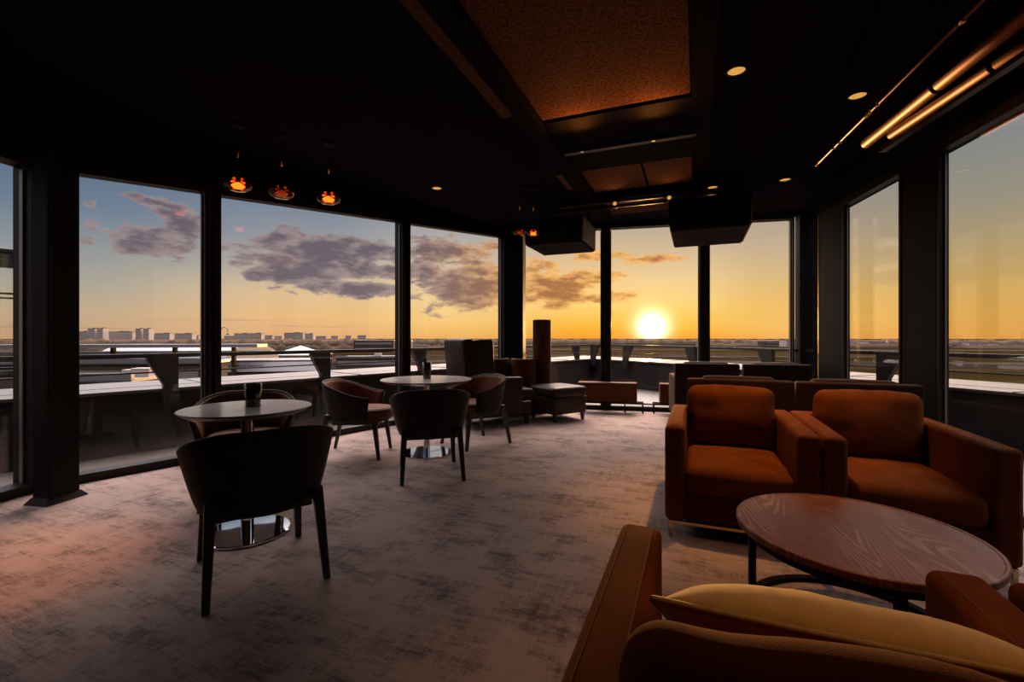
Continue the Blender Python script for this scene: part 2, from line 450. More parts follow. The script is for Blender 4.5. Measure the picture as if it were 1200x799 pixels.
    sdir = (math.sin(sa)*math.cos(se), math.cos(sa)*math.cos(se), math.sin(se))
    dt = nt.vm('DOT_PRODUCT', nt.vm('NORMALIZE', d), sdir)
    ang = nt.m('MULTIPLY', nt.m('ARCCOSINE', nt.m('MINIMUM', dt, .9999999)), deg)
    halo = nt.m('POWER', 2.718, nt.m('MULTIPLY', ang, -1/4.2))
    halo2 = nt.m('POWER', 2.718, nt.m('MULTIPLY', nt.m('POWER', nt.m('DIVIDE', ang, 1.6), 2.), -1.))
    disc = nt.m('SUBTRACT', 1., nt.smooth(ang, .9, 1.6))
    def scaled(col, f):
        n = nt.node('ShaderNodeVectorMath', operation='SCALE'); n.inputs[0].default_value = col; nt.put(n.inputs['Scale'], f); return n.outputs[0]
    c = nt.vm('ADD', c, scaled((.24,.14,.03), halo))
    c = nt.vm('ADD', c, scaled((2.6,2.1,1.6), halo2))
    c = nt.vm('ADD', c, scaled((9.,7.,5.), disc))
    # below the horizon (only where the ground ends): dull earth
    below = nt.m('SUBTRACT', 1., nt.smooth(el, -.6, -.05))
    c = nt.mix(below, c, lin((96,66,46)))
    bg = nt.node('ShaderNodeBackground'); nt.put(bg.inputs[0], c); bg.inputs[1].default_value = SKY_GAIN
    out = nt.node('ShaderNodeOutputWorld'); nt.l.new(bg.outputs[0], out.inputs[0])
    w.cycles.sampling_method = 'MANUAL'; w.cycles.sample_map_resolution = 2048
    return sdir
SKY_GAIN = 1.12; ZENITH = 6.2  # ZENITH brightens the unseen high sky to light the interior
SUNDIR = build_sky()
sl = bpy.data.lights.new('setting_sun', 'SUN'); sl.energy = 3.2; sl.angle = math.radians(1.2); sl.color = (1,.50,.16)
so = bpy.data.objects.new('setting_sun', sl); COL.objects.link(so)
so.rotation_euler = V(SUNDIR).to_track_quat('Z', 'Y').to_euler(); so.location = (3, 9, 6)
# ------------------------------------------------------------------ the room
CEIL = 3.03
def unit(p, q): return (V(q)-V(p)).normalized()
def left_pt(t): return V((-3.5+3.35*t, 3.6+4.35*t, 0))
LN = V((-.79,.61,0)).normalized()                      # outward normal of the long left glazing
CORNER = V((-.278,7.784,0))
def far_pt(x): return V((x, 7.72-.229*x, 0))
FN = V((.229,1,0)).normalized()
def right_pt(y): return V((3.75+.217*(y-5.53), y, 0))
RN = V((1,-.217,0)).normalized()
W0 = V((-3.62,3.45,0)); B0 = V((-4.22,-2.6,0))
def side_pt(y): return V((-3.62+.1*(y-3.45), y, 0))
SN = V((-1,.1,0)).normalized()
R_far = V((4.45,6.70,0)); R_mid = V((3.75,5.53,0)); R_back = right_pt(-2.6)

poly = [B0, R_back, R_mid, R_far, far_pt(.0), left_pt(1.0), left_pt(0), W0]
bm = B(); prism(bm, [(p.x, p.y) for p in poly], -.12, 0.)
floor = obj('floor', bm, M['carpet'], kind='structure')
cpoly = [B0+V((-.4,-.2,0)), R_back+V((.4,-.2,0)), R_mid+V((.3,0,0)), R_far+V((.3,.2,0)), CORNER+V((-.1,.5,0)), left_pt(0)+V((-.3,.2,0)), W0+V((-.4,.1,0))]
bm = B(); prism(bm, [(p.x, p.y) for p in cpoly], CEIL, CEIL+.2)
obj('ceiling', bm, M['ceil'], kind='structure')

def hz(z): return V((0,0,z))
NW = [0]
def window(p, q, n, z0, z1a, z1b, parent_mat='mullion', fd=.14, fw=.055, mid_rail=None):
    """a full-height pane in a slim frame between floor points p and q (n = outward); heads z1a at p and z1b at q"""
    NW[0] += 1
    d = unit(p, q); bm = B(); up = V((0,0,1))
    beam(bm, p+hz(z0), q+hz(z0), n, up, -.02, fd, 0, .07)                         # sill rail
    beam(bm, p+hz(z1a), q+hz(z1b), n, up, -.02, fd, .0, .10)                    # head rail
    for (a, z, s) in ((p, z1a, 1), (q, z1b, -1)):
        beam(bm, a+hz(z0), a+hz(z), n, d*s, -.02, fd, 0, fw*.45)                  # jamb beads
    if mid_rail: beam(bm, p+hz(mid_rail), q+hz(mid_rail), n, up, .0, .05, 0, .022)
    f = obj('window_%d' % NW[0], bm, M[parent_mat], kind='structure')
    bm = B(); e = .012
    beam_pts = [p+hz(z0+.05), q+hz(z0+.05), q+hz(z1b+.01), p+hz(z1a+.01)]
    a = [x+n*(fd*.55) for x in beam_pts]; b = [x+n*(fd*.55+e) for x in beam_pts]
    hexa(bm, a+b)
    obj('pane', bm, M['glass'], f)
    bm = B()                                                                       # thin bright bead round the pane
    w_ = .014
    for (a, z, s) in ((p, z1a, 1), (q, z1b, -1)):
        beam(bm, a+d*s*fw*.45+hz(z0+.07), a+d*s*fw*.45+hz(z-.03), n, d*s, fd*.3, fd*.5, 0, w_)
    obj('glazing_bead', bm, M['bead'], f)
    return f
NTM = [0]
def trim(bm, mat): NTM[0] += 1; return obj('trim_%d' % NTM[0], bm, mat, kind='structure')
def post(p, n, d, w, dep0, dep1, z1, mat='mullion', groove=False):
    bm = B(); up = V((0,0,1))
    if groove:
        beam(bm, p, p+hz(z1), n, d, dep0, dep1, -w/2, -w*.16)
        beam(bm, p, p+hz(z1), n, d, dep0, dep1, w*.16, w/2)
        beam(bm, p, p+hz(z1), n, d, dep0+.05, dep1, -w*.16, w*.16)
    else: beam(bm, p, p+hz(z1), n, d, dep0, dep1, -w/2, w/2)
    return trim(bm, M[mat])
def head_z(t): return 2.475+.445*t
# the long left glazing: three panes; its head climbs towards the corner
LD = unit(left_pt(0), left_pt(1))
ts = [-.005, .1817, .609, 1.0]
for t0, t1 in zip(ts[:-1], ts[1:]):
    window(left_pt(t0)+LD*(.045 if t0 > .1 else .0), left_pt(t1)-LD*(.045 if t1 < .9 else .0), LN, 0., head_z(t0), head_z(t1), fd=.10)
post(left_pt(.1817), LN, LD, .088, -.03, .16, head_z(.18)+.1, groove=True)
post(left_pt(.609), LN, LD, .115, -.03, .16, head_z(.609)+.1, groove=True)
# short left side glazing towards the viewer
SD = V((.1,1,0)).normalized()
window(side_pt(2.55), side_pt(3.44), SN, 0., 2.44, 2.455)
post(side_pt(1.715), SN, SD, .07, -.03, .16, 2.5)
# far glazing: three panes under a level head
FD = unit(far_pt(0), far_pt(1))
FZ = 2.94
fx = [.03, 1.52, 2.98, 4.24]
for a, b in zip(fx[:-1], fx[1:]):
    window(far_pt(a)+FD*.048, far_pt(b)-FD*.048, FN, 0., FZ, FZ, mid_rail=.10)
post(far_pt(1.52), FN, FD, .098, -.05, .16, FZ+.1)
post(far_pt(2.98), FN, FD, .098, -.05, .16, FZ+.1)
# return strip of glass between the two right-hand columns
RD2 = unit(R_mid, R_far); RN2 = V((RD2.y, -RD2.x, 0))
window(R_mid+RD2*.05, R_far-RD2*.22, RN2, 0., FZ, FZ)
# right glazing
RZ = 2.605; RD = V((.217,1,0)).normalized()
window(right_pt(4.97), right_pt(3.97), RN, 0., RZ, RZ, fd=.045)
window(right_pt(3.525), right_pt(1.4), RN, 0., RZ, RZ, fd=.045)
post(right_pt(1.35), RN, RD, .10, -.05, .18, RZ+.1)

post(V((-.06,7.86,0)), V((.55,.84,0)).normalized(), V((.84,-.55,0)).normalized(), .22, -.02, .12, CEIL)
# columns (part of the building)
def column(c, d, n, w, dep, z1, label_mat='black', plinth=False):
    bm = B(); up = V((0,0,1))
    beam(bm, c, c+hz(z1), d, n, -w/2, w/2, -dep/2, dep/2)
    o = obj('column', bm, M[label_mat], kind='structure', bevel=.006)
    if plinth:
        bm = B(); e = .035
        hexa(bm, [c+d*sx*(w/2+e)+n*sy*(dep/2+e) for sx, sy in ((-1,-1),(1,-1),(1,1),(-1,1))]+
                 [c+d*sx*(w/2+.004)+n*sy*(dep/2+.004)+hz(.045) for sx, sy in ((-1,-1),(1,-1),(1,1),(-1,1))])
        obj('column_base', bm, M[label_mat], o)
    return o
post(V((-3.555,3.53,0)), LN, LD, .15, -.02, .16, 2.6)
column(V((-3.278,3.275,0)), V((.985,-.17,0)).normalized(), V((.17,.985,0)).normalized(), .135, .20, CEIL, plinth=True)
column(V((.05,7.50,0)), FD, FN, .315, .24, CEIL)
column(far_pt(4.36)+FN*.04, FD, FN, .225, .20, CEIL)
column(right_pt(5.25)+RN*.02, RD, RN, .56, .07, CEIL)
column(right_pt(3.75)+RN*.02, RD, RN, .435, .07, CEIL)

# fascias from the window heads to the ceiling, and the solid walls behind the viewer
def fascia(name, p, q, n, za, zb, th=.22, inset=.03):
    bm = B()
    p, q = V(p), V(q)
    hexa(bm, [p-n*inset+hz(za), q-n*inset+hz(zb), q+n*th+hz(zb), p+n*th+hz(za), p-n*inset+hz(CEIL), q-n*inset+hz(CEIL), q+n*th+hz(CEIL), p+n*th+hz(CEIL)])
    return obj(name, bm, M['wall'], kind='structure')
fascia('wall_left', left_pt(-.02), left_pt(1.02), LN, head_z(-.02)+.08, head_z(1.02)+.08)
fascia('wall_left_side', side_pt(1.72), side_pt(3.5), SN, 2.52, 2.53)
fascia('wall_front', far_pt(-.02), far_pt(4.5), FN, FZ+.07, FZ+.07)
fascia('wall_right_return', R_mid, R_far, RN2, FZ+.07, FZ+.07)
fascia('wall_right', right_pt(5.6), right_pt(1.35), RN, RZ+.07, RZ+.07)
def solid(name, p, q, n, th=.2):
    bm = B(); p, q = V(p), V(q)
    hexa(bm, [p, q, q+n*th, p+n*th, p+hz(CEIL), q+hz(CEIL), q+n*th+hz(CEIL), p+n*th+hz(CEIL)])
    return obj(name, bm, M['wall'], kind='structure')
solid('wall_back', B0, R_back, V((0,-1,0)))
solid('wall_left_back', B0, side_pt(2.52), SN)
solid('wall_right_back', R_back, right_pt(1.33), RN)

# ceiling: rough panels in bays between black downstand beams
def bay(a0, a1, n0, n1, z=3.0, th=.028):
    bm = B(); hexa(bm, [an(a0,n0,z), an(a0,n1,z), an(a1,n1,z), an(a1,n0,z), an(a0,n0,z+th), an(a0,n1,z+th), an(a1,n1,z+th), an(a1,n0,z+th)])
    o = obj('ceiling_panel', bm, M['acoustic'], kind='structure'); return o
def cbeam(a0, a1, n0, n1, z0, z1=CEIL, mat='ceil'):
    bm = B(); hexa(bm, [an(a0,n0,z0), an(a0,n1,z0), an(a1,n1,z0), an(a1,n0,z0), an(a0,n0,z1), an(a0,n1,z1), an(a1,n1,z1), an(a1,n0,z1)])
    return obj('ceiling_beam', bm, M[mat], kind='structure')
bay(.6, 3.66, -1.20, -.04); bay(.6, 3.5, -1.50, -1.36)
bay(4.94, 5.72, -1.18, -.55, 3.0); bay(4.94, 5.72, -.52, -.04, 3.0); bay(6.0, 6.85, -1.15, -.04, 3.0)
bay(4.95, 5.5, -1.47, -1.36, 3.0)
cbeam(.2, 6.3, -1.35, -1.21, 2.93)
cbeam(3.69, 4.90, -1.20, .05, 2.985)
cbeam(4.30, 4.36, -1.20, .0, 2.955, 2.984, 'duct')
cbeam(5.76, 5.98, -1.2, .05, 2.93)
cbeam(.2, 5.2, -.03, .12, 2.97)
cbeam(.2, 5.6, .95, 1.01, 2.95, CEIL)
for a, z in ((5.84, 2.90), (6.18, 2.93)):
    bm = B(); tube(bm, [an(a,-1.7,z), an(a,.35,z)], .022); obj('ceiling_conduit', bm, M['duct'], smooth=True, kind='structure')

# ducts and pipe along the right-hand glazing
def p3(px, py, z): y = (z-EYE)*533/(396-py); return V(((px-600)/533*y, y, z))
def run_pipe(a, b, ext0, ext1): d = (b-a).normalized(); return a-d*ext0, b+d*ext1
pipes = [('supply_duct', p3(1015,168,2.80), p3(1195,24,2.80), .040, 'pipe', 'brown round duct above the right windows, upper of the two', .0),
         ('supply_duct', p3(1045,158,2.72), p3(1195,58,2.72), .034, 'pipe', 'brown round duct above the right windows, lower one nearest the glass', .0)]
for nm, a, b, r, mt, lb, e in pipes:
    a, b = run_pipe(a, b, e, 1.5)
    t = thing(nm, lb, 'duct', tuple(a), 0, 'ducts along the right glazing')
    bm = B(); tube(bm, [V((0,0,0)), b-a], r, 20); obj('duct_run', bm, M[mt], t, smooth=True)
    d = (b-a).normalized()
    for s in (.9, 2.1):
        bm = B(); tube(bm, [d*s-d*.015, d*s+d*.015], r+.006, 20); obj('hanger_collar', bm, M['black'], t)
        bm = B(); tube(bm, [d*s+hz(r), V((d.x*s, d.y*s, CEIL-a.z))], .006, 6); obj('hanger_rod', bm, M['black'], t)
a, b = p3(1020,131,2.90), p3(1128,24,2.90)
a0, b0 = run_pipe(a, b, 1.1, 1.6)
t = thing('water_pipe', 'thin brass pipe with couplings under the black ceiling', 'pipe', tuple(a0))
bm = B(); tube(bm, [V((0,0,0)), b0-a0], .0105, 12); obj('pipe_run', bm, M['pipe'], t, smooth=True)
d = (b0-a0).normalized(); L1 = (a-a0).length; L2 = (b-a0).length
for s in (.0, .42, .55, L1-.05, L1, L1+.12, L2):
    bm = B(); tube(bm, [d*s-d*.02, d*s-d*.014, d*s+d*.014, d*s+d*.02], [.012,.019,.019,.012], 14); obj('coupling', bm, M['brass'], t, smooth=True)
cd = M['duct']
for px0, px1 in (((1058,160), (1199,66)),):
    a = p3(*px0, 2.66); b = p3(*px1, 2.66); a, b = run_pipe(a, b, .3, 1.5)
    bm = B(); beam(bm, a, b, V((1,-.2,0)), V((0,0,1)), 0, .05, 0, .035)
    obj('cable_tray', bm, M['duct'], kind='structure')

# downlights
def downlight(px, py, label, e=0., z=3.018, cone=84, blend=.9, glow=True):
    p = p3(px, py, z)
    t = thing('downlight', label, 'ceiling light', tuple(p), 0, 'recessed downlights')
    lz = label
    bm = B(); lathe(bm, [(.058,.0), (.070,.0), (.072,.006), (.060,.012), (.060,.125), (.056,.125), (.056,.006)], 32); obj('trim_ring', bm, M['black'], t, smooth=True)
    bm = B(); lathe(bm, [(0,.004), (.040,.004), (.0575,.007), (.0575,.012), (0,.012)], 32); obj('lens', bm, M['lamp'], t, smooth=True)
    if e:
        l = bpy.data.lights.new('downlight_beam', 'SPOT'); l.energy = e; l.color = (1,.47,.13); l.spot_size = math.radians(cone); l.spot_blend = blend; l.shadow_soft_size = .05
        o = bpy.data.objects.new('downlight_beam', l); COL.objects.link(o); o.parent = t; o.location = (0,0,-.012)
    return t
downlight(863, 84, 'round amber downlight above the nearer-left rust armchair', 230, cone=56)
downlight(1005, 113, 'round amber downlight beside the brass pipe on the right', 105, cone=56)
downlight(920, 211, 'small amber downlight near the right corner columns', 10)
downlight(835, 220, 'small amber downlight above the right ceiling unit', 10)
downlight(512, 221, 'small amber downlight above the second bistro table, left side', 8)

# glass pendants
def pendant(p, label, bulb, s=1.):
    t = thing('pendant_lamp', label, 'pendant lamp', tuple(p), 0, 'smoked glass pendants by the left windows')
    out = [(.030*s,.062*s), (.075*s,.052*s), (.104*s,.028*s), (.110*s,.0), (.098*s,-.030*s), (.066*s,-.050*s), (0,-.058*s)]
    inn = [(r*.955, z*.93) for r, z in out]
    bm = B(); lathe(bm, out+inn[::-1], 36); obj('glass_bowl', bm, M['smoked'], t, smooth=True)
    bm = B(); lathe(bm, [(0,.085*s), (.016*s,.085*s), (.020*s,.05*s), (.020*s,.02*s), (0,.02*s)], 16); obj('socket', bm, M['black'], t, smooth=True)
    bm = B(); lathe(bm, [(0,.02*s), (.030*s,.006*s), (.054*s,-.014*s), (.040*s,-.030*s), (0,-.038*s)], 16); obj('bulb', bm, M[bulb], t, smooth=True)
    bm = B(); tube(bm, [V((0,0,.085*s)), V((0,0,CEIL-p.z))], .004, 8); obj('cord', bm, M['black'], t)
    bm = B(); tube(bm, [V((.0,.0,CEIL-p.z-.30)), V((.0,.0,CEIL-p.z-.17))], .0085, 10); obj('cord_sleeve', bm, M['brass'], t, smooth=True)
    bm = B(); h = CEIL-p.z; lathe(bm, [(0,h-.03), (.05,h-.03), (.055,h), (0,h)], 20); obj('canopy', bm, M['black'], t, smooth=True)
    return t
pendant(p3(279,216,2.50), 'amber glass pendant lamp with glowing bulb, nearest left of three', 'bulb')
pendant(p3(330,225,2.50), 'dim smoked glass pendant lamp, middle of three over left window', 'bulb_dim')
pendant(p3(385,232,2.50), 'amber glass pendant lamp with glowing bulb, rightmost of three over left window', 'bulb')
pendant(p3(609,272,2.46), 'small smoked glass pendant beside the ceiling unit, left of the pair', 'bulb_dim', .72)
pendant(p3(625,273,2.46), 'small amber glass pendant against the ceiling unit, right of the pair', 'bulb', .72)

# fan-coil boxes hung from the ceiling by the far windows
def ac(corner, w, dp, h, label):
    t = thing('ceiling_fan_coil', label, 'air conditioner', (corner.x, corner.y, corner.z), math.atan2(NX.y, NX.x), 'air units by the far windows')
    e = .02
    bm = B(); hexa(bm, [(0,0,0), (w,0,0), (w,dp,0), (0,dp,0), (-.02,-.02,h), (w+.02,-.02,h), (w+.02,dp+.02,h), (-.02,dp+.02,h)])
    obj('casing', bm, M['acbody'], t, bevel=.008)
    bm = B(); box(bm, (w/2, dp/2, -.006), (w*.97, dp*.97, .012)); obj('bottom_panel', bm, M['acpan'], t, bevel=.004)
    bm = B()
    for i in range(9): box(bm, (w*.2+w*.6*i/8, dp/2, -.016), (.025, dp*.55, .008))
    obj('intake_grille', bm, M['acpan'], t)
    bm = B()
    for i in range(13): box(bm, (w+.012, dp/2, .03+(h-.06)*i/12), (.02, dp*.94, .012))
    box(bm, (w+.006, dp*.03, h/2), (.02, .03, h*.96)); box(bm, (w+.006, dp*.97, h/2), (.02, .03, h*.96))
    obj('outlet_grille', bm, M['grille'], t)
    for x, y in ((.08,.08), (w-.08,.08), (.08,dp-.08), (w-.08,dp-.08)):
        bm = B(); tube(bm, [V((x,y,h)), V((x,y,CEIL-corner.z))], .008, 8); obj('hanger_rod', bm, M['black'], t)
    return t
ac(V((.184,6.29,2.45)), .79, .82, .34, 'black ceiling air unit with pale side grille, left of the sun')
ac(V((1.888,5.44,2.45)), .86, 1.08, .36, 'larger black ceiling air unit in front of the mullion, right of the sun')

# small spots added at the ceiling conduit to throw light on the rough panels
def added_spot(a, n, label, e):
    p = an(a, n, 2.86)
    t = thing('added_spot', label, 'spotlight', tuple(p), math.atan2(NX.y, NX.x), 'added spots on the ceiling conduit')
    bm = B(); tube(bm, [V((0,.055,-.012)), V((0,.05,-.012)), V((0,-.045,.0)), V((0,-.05,.0))], [.020,.028,.032,.026], 18); obj('lamp_body', bm, M['black'], t, smooth=True)
    bm = B(); tube(bm, [V((0,-.049,0)), V((0,-.0525,0))], .024, 18); obj('lens', bm, M['lamp'], t)
    bm = B(); tube(bm, [V((0,.03,-.01)), V((0,.03,.045))], .007, 8); obj('clamp', bm, M['black'], t)
    l = bpy.data.lights.new('added_spot_beam', 'SPOT'); l.energy = e; l.color = (1,.36,.07); l.spot_size = math.radians(100); l.spot_blend = .9; l.shadow_soft_size = .03
    o = bpy.data.objects.new('added_spot_beam', l); COL.objects.link(o); o.parent = t; o.location = (0,-.07,0)
    o.rotation_euler = (math.radians(90+8), 0, math.radians(180)) ; return t
added_spot(5.86, -.95, 'small black spot added under the ceiling conduit, left one', 2.2)
added_spot(5.86, -.30, 'small black spot added under the ceiling conduit, right one', 2.2)

added_downlight = thing('downlight', 'amber downlight added out of view in the black ceiling, over the left carpet', 'ceiling light', (-2.62,2.30,3.018), 0, 'recessed downlights')  # lamp out of view, added for the orange pool on the left carpet
bm = B(); lathe(bm, [(.058,.0), (.070,.0), (.072,.006), (.060,.012), (.060,.125), (.056,.125), (.056,.006)], 32); obj('trim_ring', bm, M['black'], added_downlight, smooth=True)
bm = B(); lathe(bm, [(0,.004), (.040,.004), (.0575,.007), (.0575,.012), (0,.012)], 32); obj('lens', bm, M['lamp'], added_downlight, smooth=True)
l = bpy.data.lights.new('downlight_beam', 'SPOT'); l.energy = 190; l.color = (1,.31,.03); l.spot_size = math.radians(34); l.spot_blend = 1.; l.shadow_soft_size = .05  # narrow beam of this added lamp makes the carpet pool
o = bpy.data.objects.new('downlight_beam', l); COL.objects.link(o); o.parent = added_downlight; o.location = (0,0,-.012)
EXTRA2 = thing('downlight', 'amber downlight added out of view over the coffee table edge', 'ceiling light', (.95,1.30,3.018), 0, 'recessed downlights')  # unseen downlight added to warm the table and pillow
bm = B(); lathe(bm, [(.058,.0), (.070,.0), (.072,.006), (.060,.012), (.060,.125), (.056,.125), (.056,.006)], 32); obj('trim_ring', bm, M['black'], EXTRA2, smooth=True)
bm = B(); lathe(bm, [(0,.004), (.040,.004), (.0575,.007), (.0575,.012), (0,.012)], 32); obj('lens', bm, M['lamp'], EXTRA2, smooth=True)
l = bpy.data.lights.new('downlight_beam', 'SPOT'); l.energy = 66; l.color = (1,.42,.09); l.spot_size = math.radians(62); l.spot_blend = 1.; l.shadow_soft_size = .05  # beam of the added unseen downlight
o = bpy.data.objects.new('downlight_beam', l); COL.objects.link(o); o.parent = EXTRA2; o.location = (0,0,-.012)
def uplighter(a, n, label, e):  # lamps added to light the far edge of the rough panel
    p = an(a, n, 2.80)
    t = thing('added_uplighter', label, 'spotlight', tuple(p), math.atan2(NX.y, NX.x), 'added uplighters at the rough ceiling panel')
    bm = B(); lathe(bm, [(0,-.03), (.022,-.03), (.026,-.02), (.026,.03), (.022,.03), (.022,.012), (0,.012)], 18); obj('lamp_body', bm, M['black'], t, smooth=True)
    bm = B(); tube(bm, [V((0,.024,0)), V((0,.05,.02)), V((0,.05,.19))], .005, 8); obj('bracket', bm, M['black'], t)
    bm = B(); lathe(bm, [(0,.0125), (.0215,.0125), (.0215,.016), (0,.016)], 16); obj('lens', bm, M['lamp'], t)
    l = bpy.data.lights.new('added_uplight_beam', 'SPOT'); l.energy = e; l.color = (1,.33,.06); l.spot_size = math.radians(160); l.spot_blend = .8; l.shadow_soft_size = .03
    o = bpy.data.objects.new('added_uplight_beam', l); COL.objects.link(o); o.parent = t; o.location = (0,0,.034); o.rotation_euler = (math.radians(180+38), 0, 0)
uplighter(3.86, -.92, 'tiny black uplighter added under the rough ceiling panel, left one', 11.)
uplighter(3.86, -.32, 'tiny black uplighter added under the rough ceiling panel, right one', 11.)
# ------------------------------------------------------------------ furniture
def armchair(label, pos, d, W=.79, D=.98, seat_z=.41, cushion=True, sled=True, seed=1., group='rust velvet lounge armchairs', high=False, mats=None):
    """local: x = width from the chair's right to left as it faces -Y; front edge at y=0, back at y=D"""
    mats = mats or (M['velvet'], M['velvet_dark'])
    t = thing('armchair', label, 'armchair', pos, face_rot(*d), group)
    at = .11; iw = W-2*at
    z0 = .095
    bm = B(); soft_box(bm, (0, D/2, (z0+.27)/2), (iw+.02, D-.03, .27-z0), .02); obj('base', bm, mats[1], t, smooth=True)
    for s in (-1, 1):
        bm = B(); soft_box(bm, (s*(W/2-at/2), D/2, (z0+.645)/2), (at, D, .645-z0), .026, (.004,.0,.006), 10)
        ar = obj('arm', bm, mats[0], t, smooth=True)
        bm = B()
        for k in (-1, 1):
            x = s*(W/2-at/2)+k*(at/2-.022); zt = .6495
            tube(bm, [V((x, -.0004, .30)), V((x, -.0004, .60)), V((x, .0075, .6378)), V((x, .028, .6455))]+[V((x, D/2+D/2*v_, .6453+.0036*(1-v_*v_))) for v_ in (-.8,-.6,-.3,0,.3,.6,.9)], .0013, 6)
        obj('stitching', bm, M['seam'], ar)
    if high:
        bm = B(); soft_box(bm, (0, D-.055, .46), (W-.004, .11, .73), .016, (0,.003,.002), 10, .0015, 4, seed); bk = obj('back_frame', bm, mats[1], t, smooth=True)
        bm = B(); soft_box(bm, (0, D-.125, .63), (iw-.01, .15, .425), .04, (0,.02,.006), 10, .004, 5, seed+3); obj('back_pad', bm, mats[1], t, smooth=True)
    else:
        bm = B(); soft_box(bm, (0, D-.05, .37), (W-.012, .10, .548), .024, (0,.003,.002), 10, .002, 4, seed); obj('back_frame', bm, mats[0], t, smooth=True)
    bm = B(); soft_box(bm, (0, .365, (.26+seat_z)/2), (iw-.008, .74, seat_z-.26), .045, (0,.012,.022), 12, .005, 5, seed+7); obj('seat_cushion', bm, mats[0], t, smooth=True)
    if cushion and not high:
        R = Matrix.Translation((0, .738, .612)) @ Matrix.Rotation(math.radians(-9), 4, 'X')
        bm = B(); soft_box(bm, (0,0,0), (iw+.0, .17, .405), .062, (.0,.040,.014), 14, .011, 5, seed+11, R); obj('back_cushion', bm, mats[0], t, smooth=True)
    if sled:
        for s in (-1, 1):
            bm = B(); x = s*(W/2-.03); q = .011
            box(bm, (x, .02, z0/2), (2*q, 2*q, z0)); box(bm, (x, D-.03, z0/2), (2*q, 2*q, z0)); box(bm, (x, D/2, z0-q), (2*q, D-.05, 2*q))
            obj('leg', bm, M['sled'], t, bevel=.002)
        for yy in (.02, D-.03):
            bm = B(); box(bm, (0, yy, z0-.009), (W-.06, .022, .018)); obj('sled_rail', bm, M['sled'], t, bevel=.002)
    return t
fl = V((.90,2.68,0)); dA = (-AX.x, -AX.y)
W_ = .785
def front_mid(n0, a): return an(a, n0+W_/2)
n1 = fl.dot(NX); a1 = fl.dot(AX)
p = an(a1, n1+W_/2); armchair('rust velvet armchair behind the wood table, left of the pair, lit from above', (p.x,p.y,0), dA, W_, seed=1.3)
p = an(a1, n1+W_*1.5+.006); armchair('rust velvet armchair with its right arm along the right window', (p.x,p.y,0), dA, W_, seed=5.1)
p = an(1.32, -.196+W_/2); dB = (AX.x, AX.y)
armchair('foreground armchair seen from behind, holding the beige pillow', (p.x,p.y,0), dB, W_, seed=9.7)
p = an(1.32, -.196+W_*1.5+.03)
armchair('armchair at the right frame edge, beside the pillow armchair', (p.x,p.y,0), dB, W_, seed=13.2)
fd2 = V((.10,1,0)).normalized()
for i, (x, y, lb) in enumerate(((2.725, 6.69, 'dark armchair back in front of the far windows, left of the two'), (3.545, 6.50, 'dark armchair back in front of the far windows, near the right corner columns'))):
    armchair(lb, (x, y, 0), (FN.x, FN.y), .80, .74, seed=17+i, group='armchairs facing the far windows', high=True, mats=(M['velvet_shade'], M['velvet_shade']))
for i, lb in enumerate(('shade-toned armchair back directly behind the left rust armchair', 'shade-toned armchair back directly behind the right rust armchair')):
    p = an(4.08+.82, -.075+.79*(i+.5)); armchair(lb, (p.x,p.y,0), dB, .785, .82, seed=23+i, group='armchairs back to back with the rust ones', high=True, mats=(M['velvet_shade'], M['velvet_shade']))

# beige pillow reclining in the foreground armchair
def pillow():
    t = thing('pillow', 'beige piped pillow leaning in the foreground armchair', 'pillow', tuple(an(.93, .205, .618)), face_rot(*dB))
    n = 30; w, h = .54, .42
    R = Matrix.Rotation(math.radians(-53), 4, 'X')
    def P(u, v, s):
        x, z = u*w/2, v*h/2
        # corners pulled out, sides waisted
        x *= 1-.07*(1-v*v); z *= 1-.08*(1-u*u)
        th = .075*((1-u**4)*(1-v**4))**.75
        nz = noise.noise(V((u*2.1+3, v*2.1, s)))*.012+noise.noise(V((u*5+3, v*5, s)))*.005
        return R @ V((x, -s*(th+nz*(1-u*u)*(1-v*v)), z+.02*u*(1-v*v)*0))
    bm = B()
    for s in (-1, 1):
        g = [[bm.verts.new(P(-1+2*i/n, -1+2*j/n, s)) for j in range(n+1)] for i in range(n+1)]
        for i in range(n):
            for j in range(n): bm.faces.new([g[i][j], g[i+1][j], g[i+1][j+1], g[i][j+1]])
    obj('pillow_cover', bm, M['pillow'], t, smooth=True)
    rim = [(-1+2*i/n, -1) for i in range(n)]+[(1, -1+2*i/n) for i in range(n)]+[(1-2*i/n, 1) for i in range(n)]+[(-1, 1-2*i/n) for i in range(n+1)]
    bm = B(); tube(bm, [P(u, v, 0) for u, v in rim], .0065, 8, False); obj('piping', bm, M['piping'], t, smooth=True)
    return t
pillow()

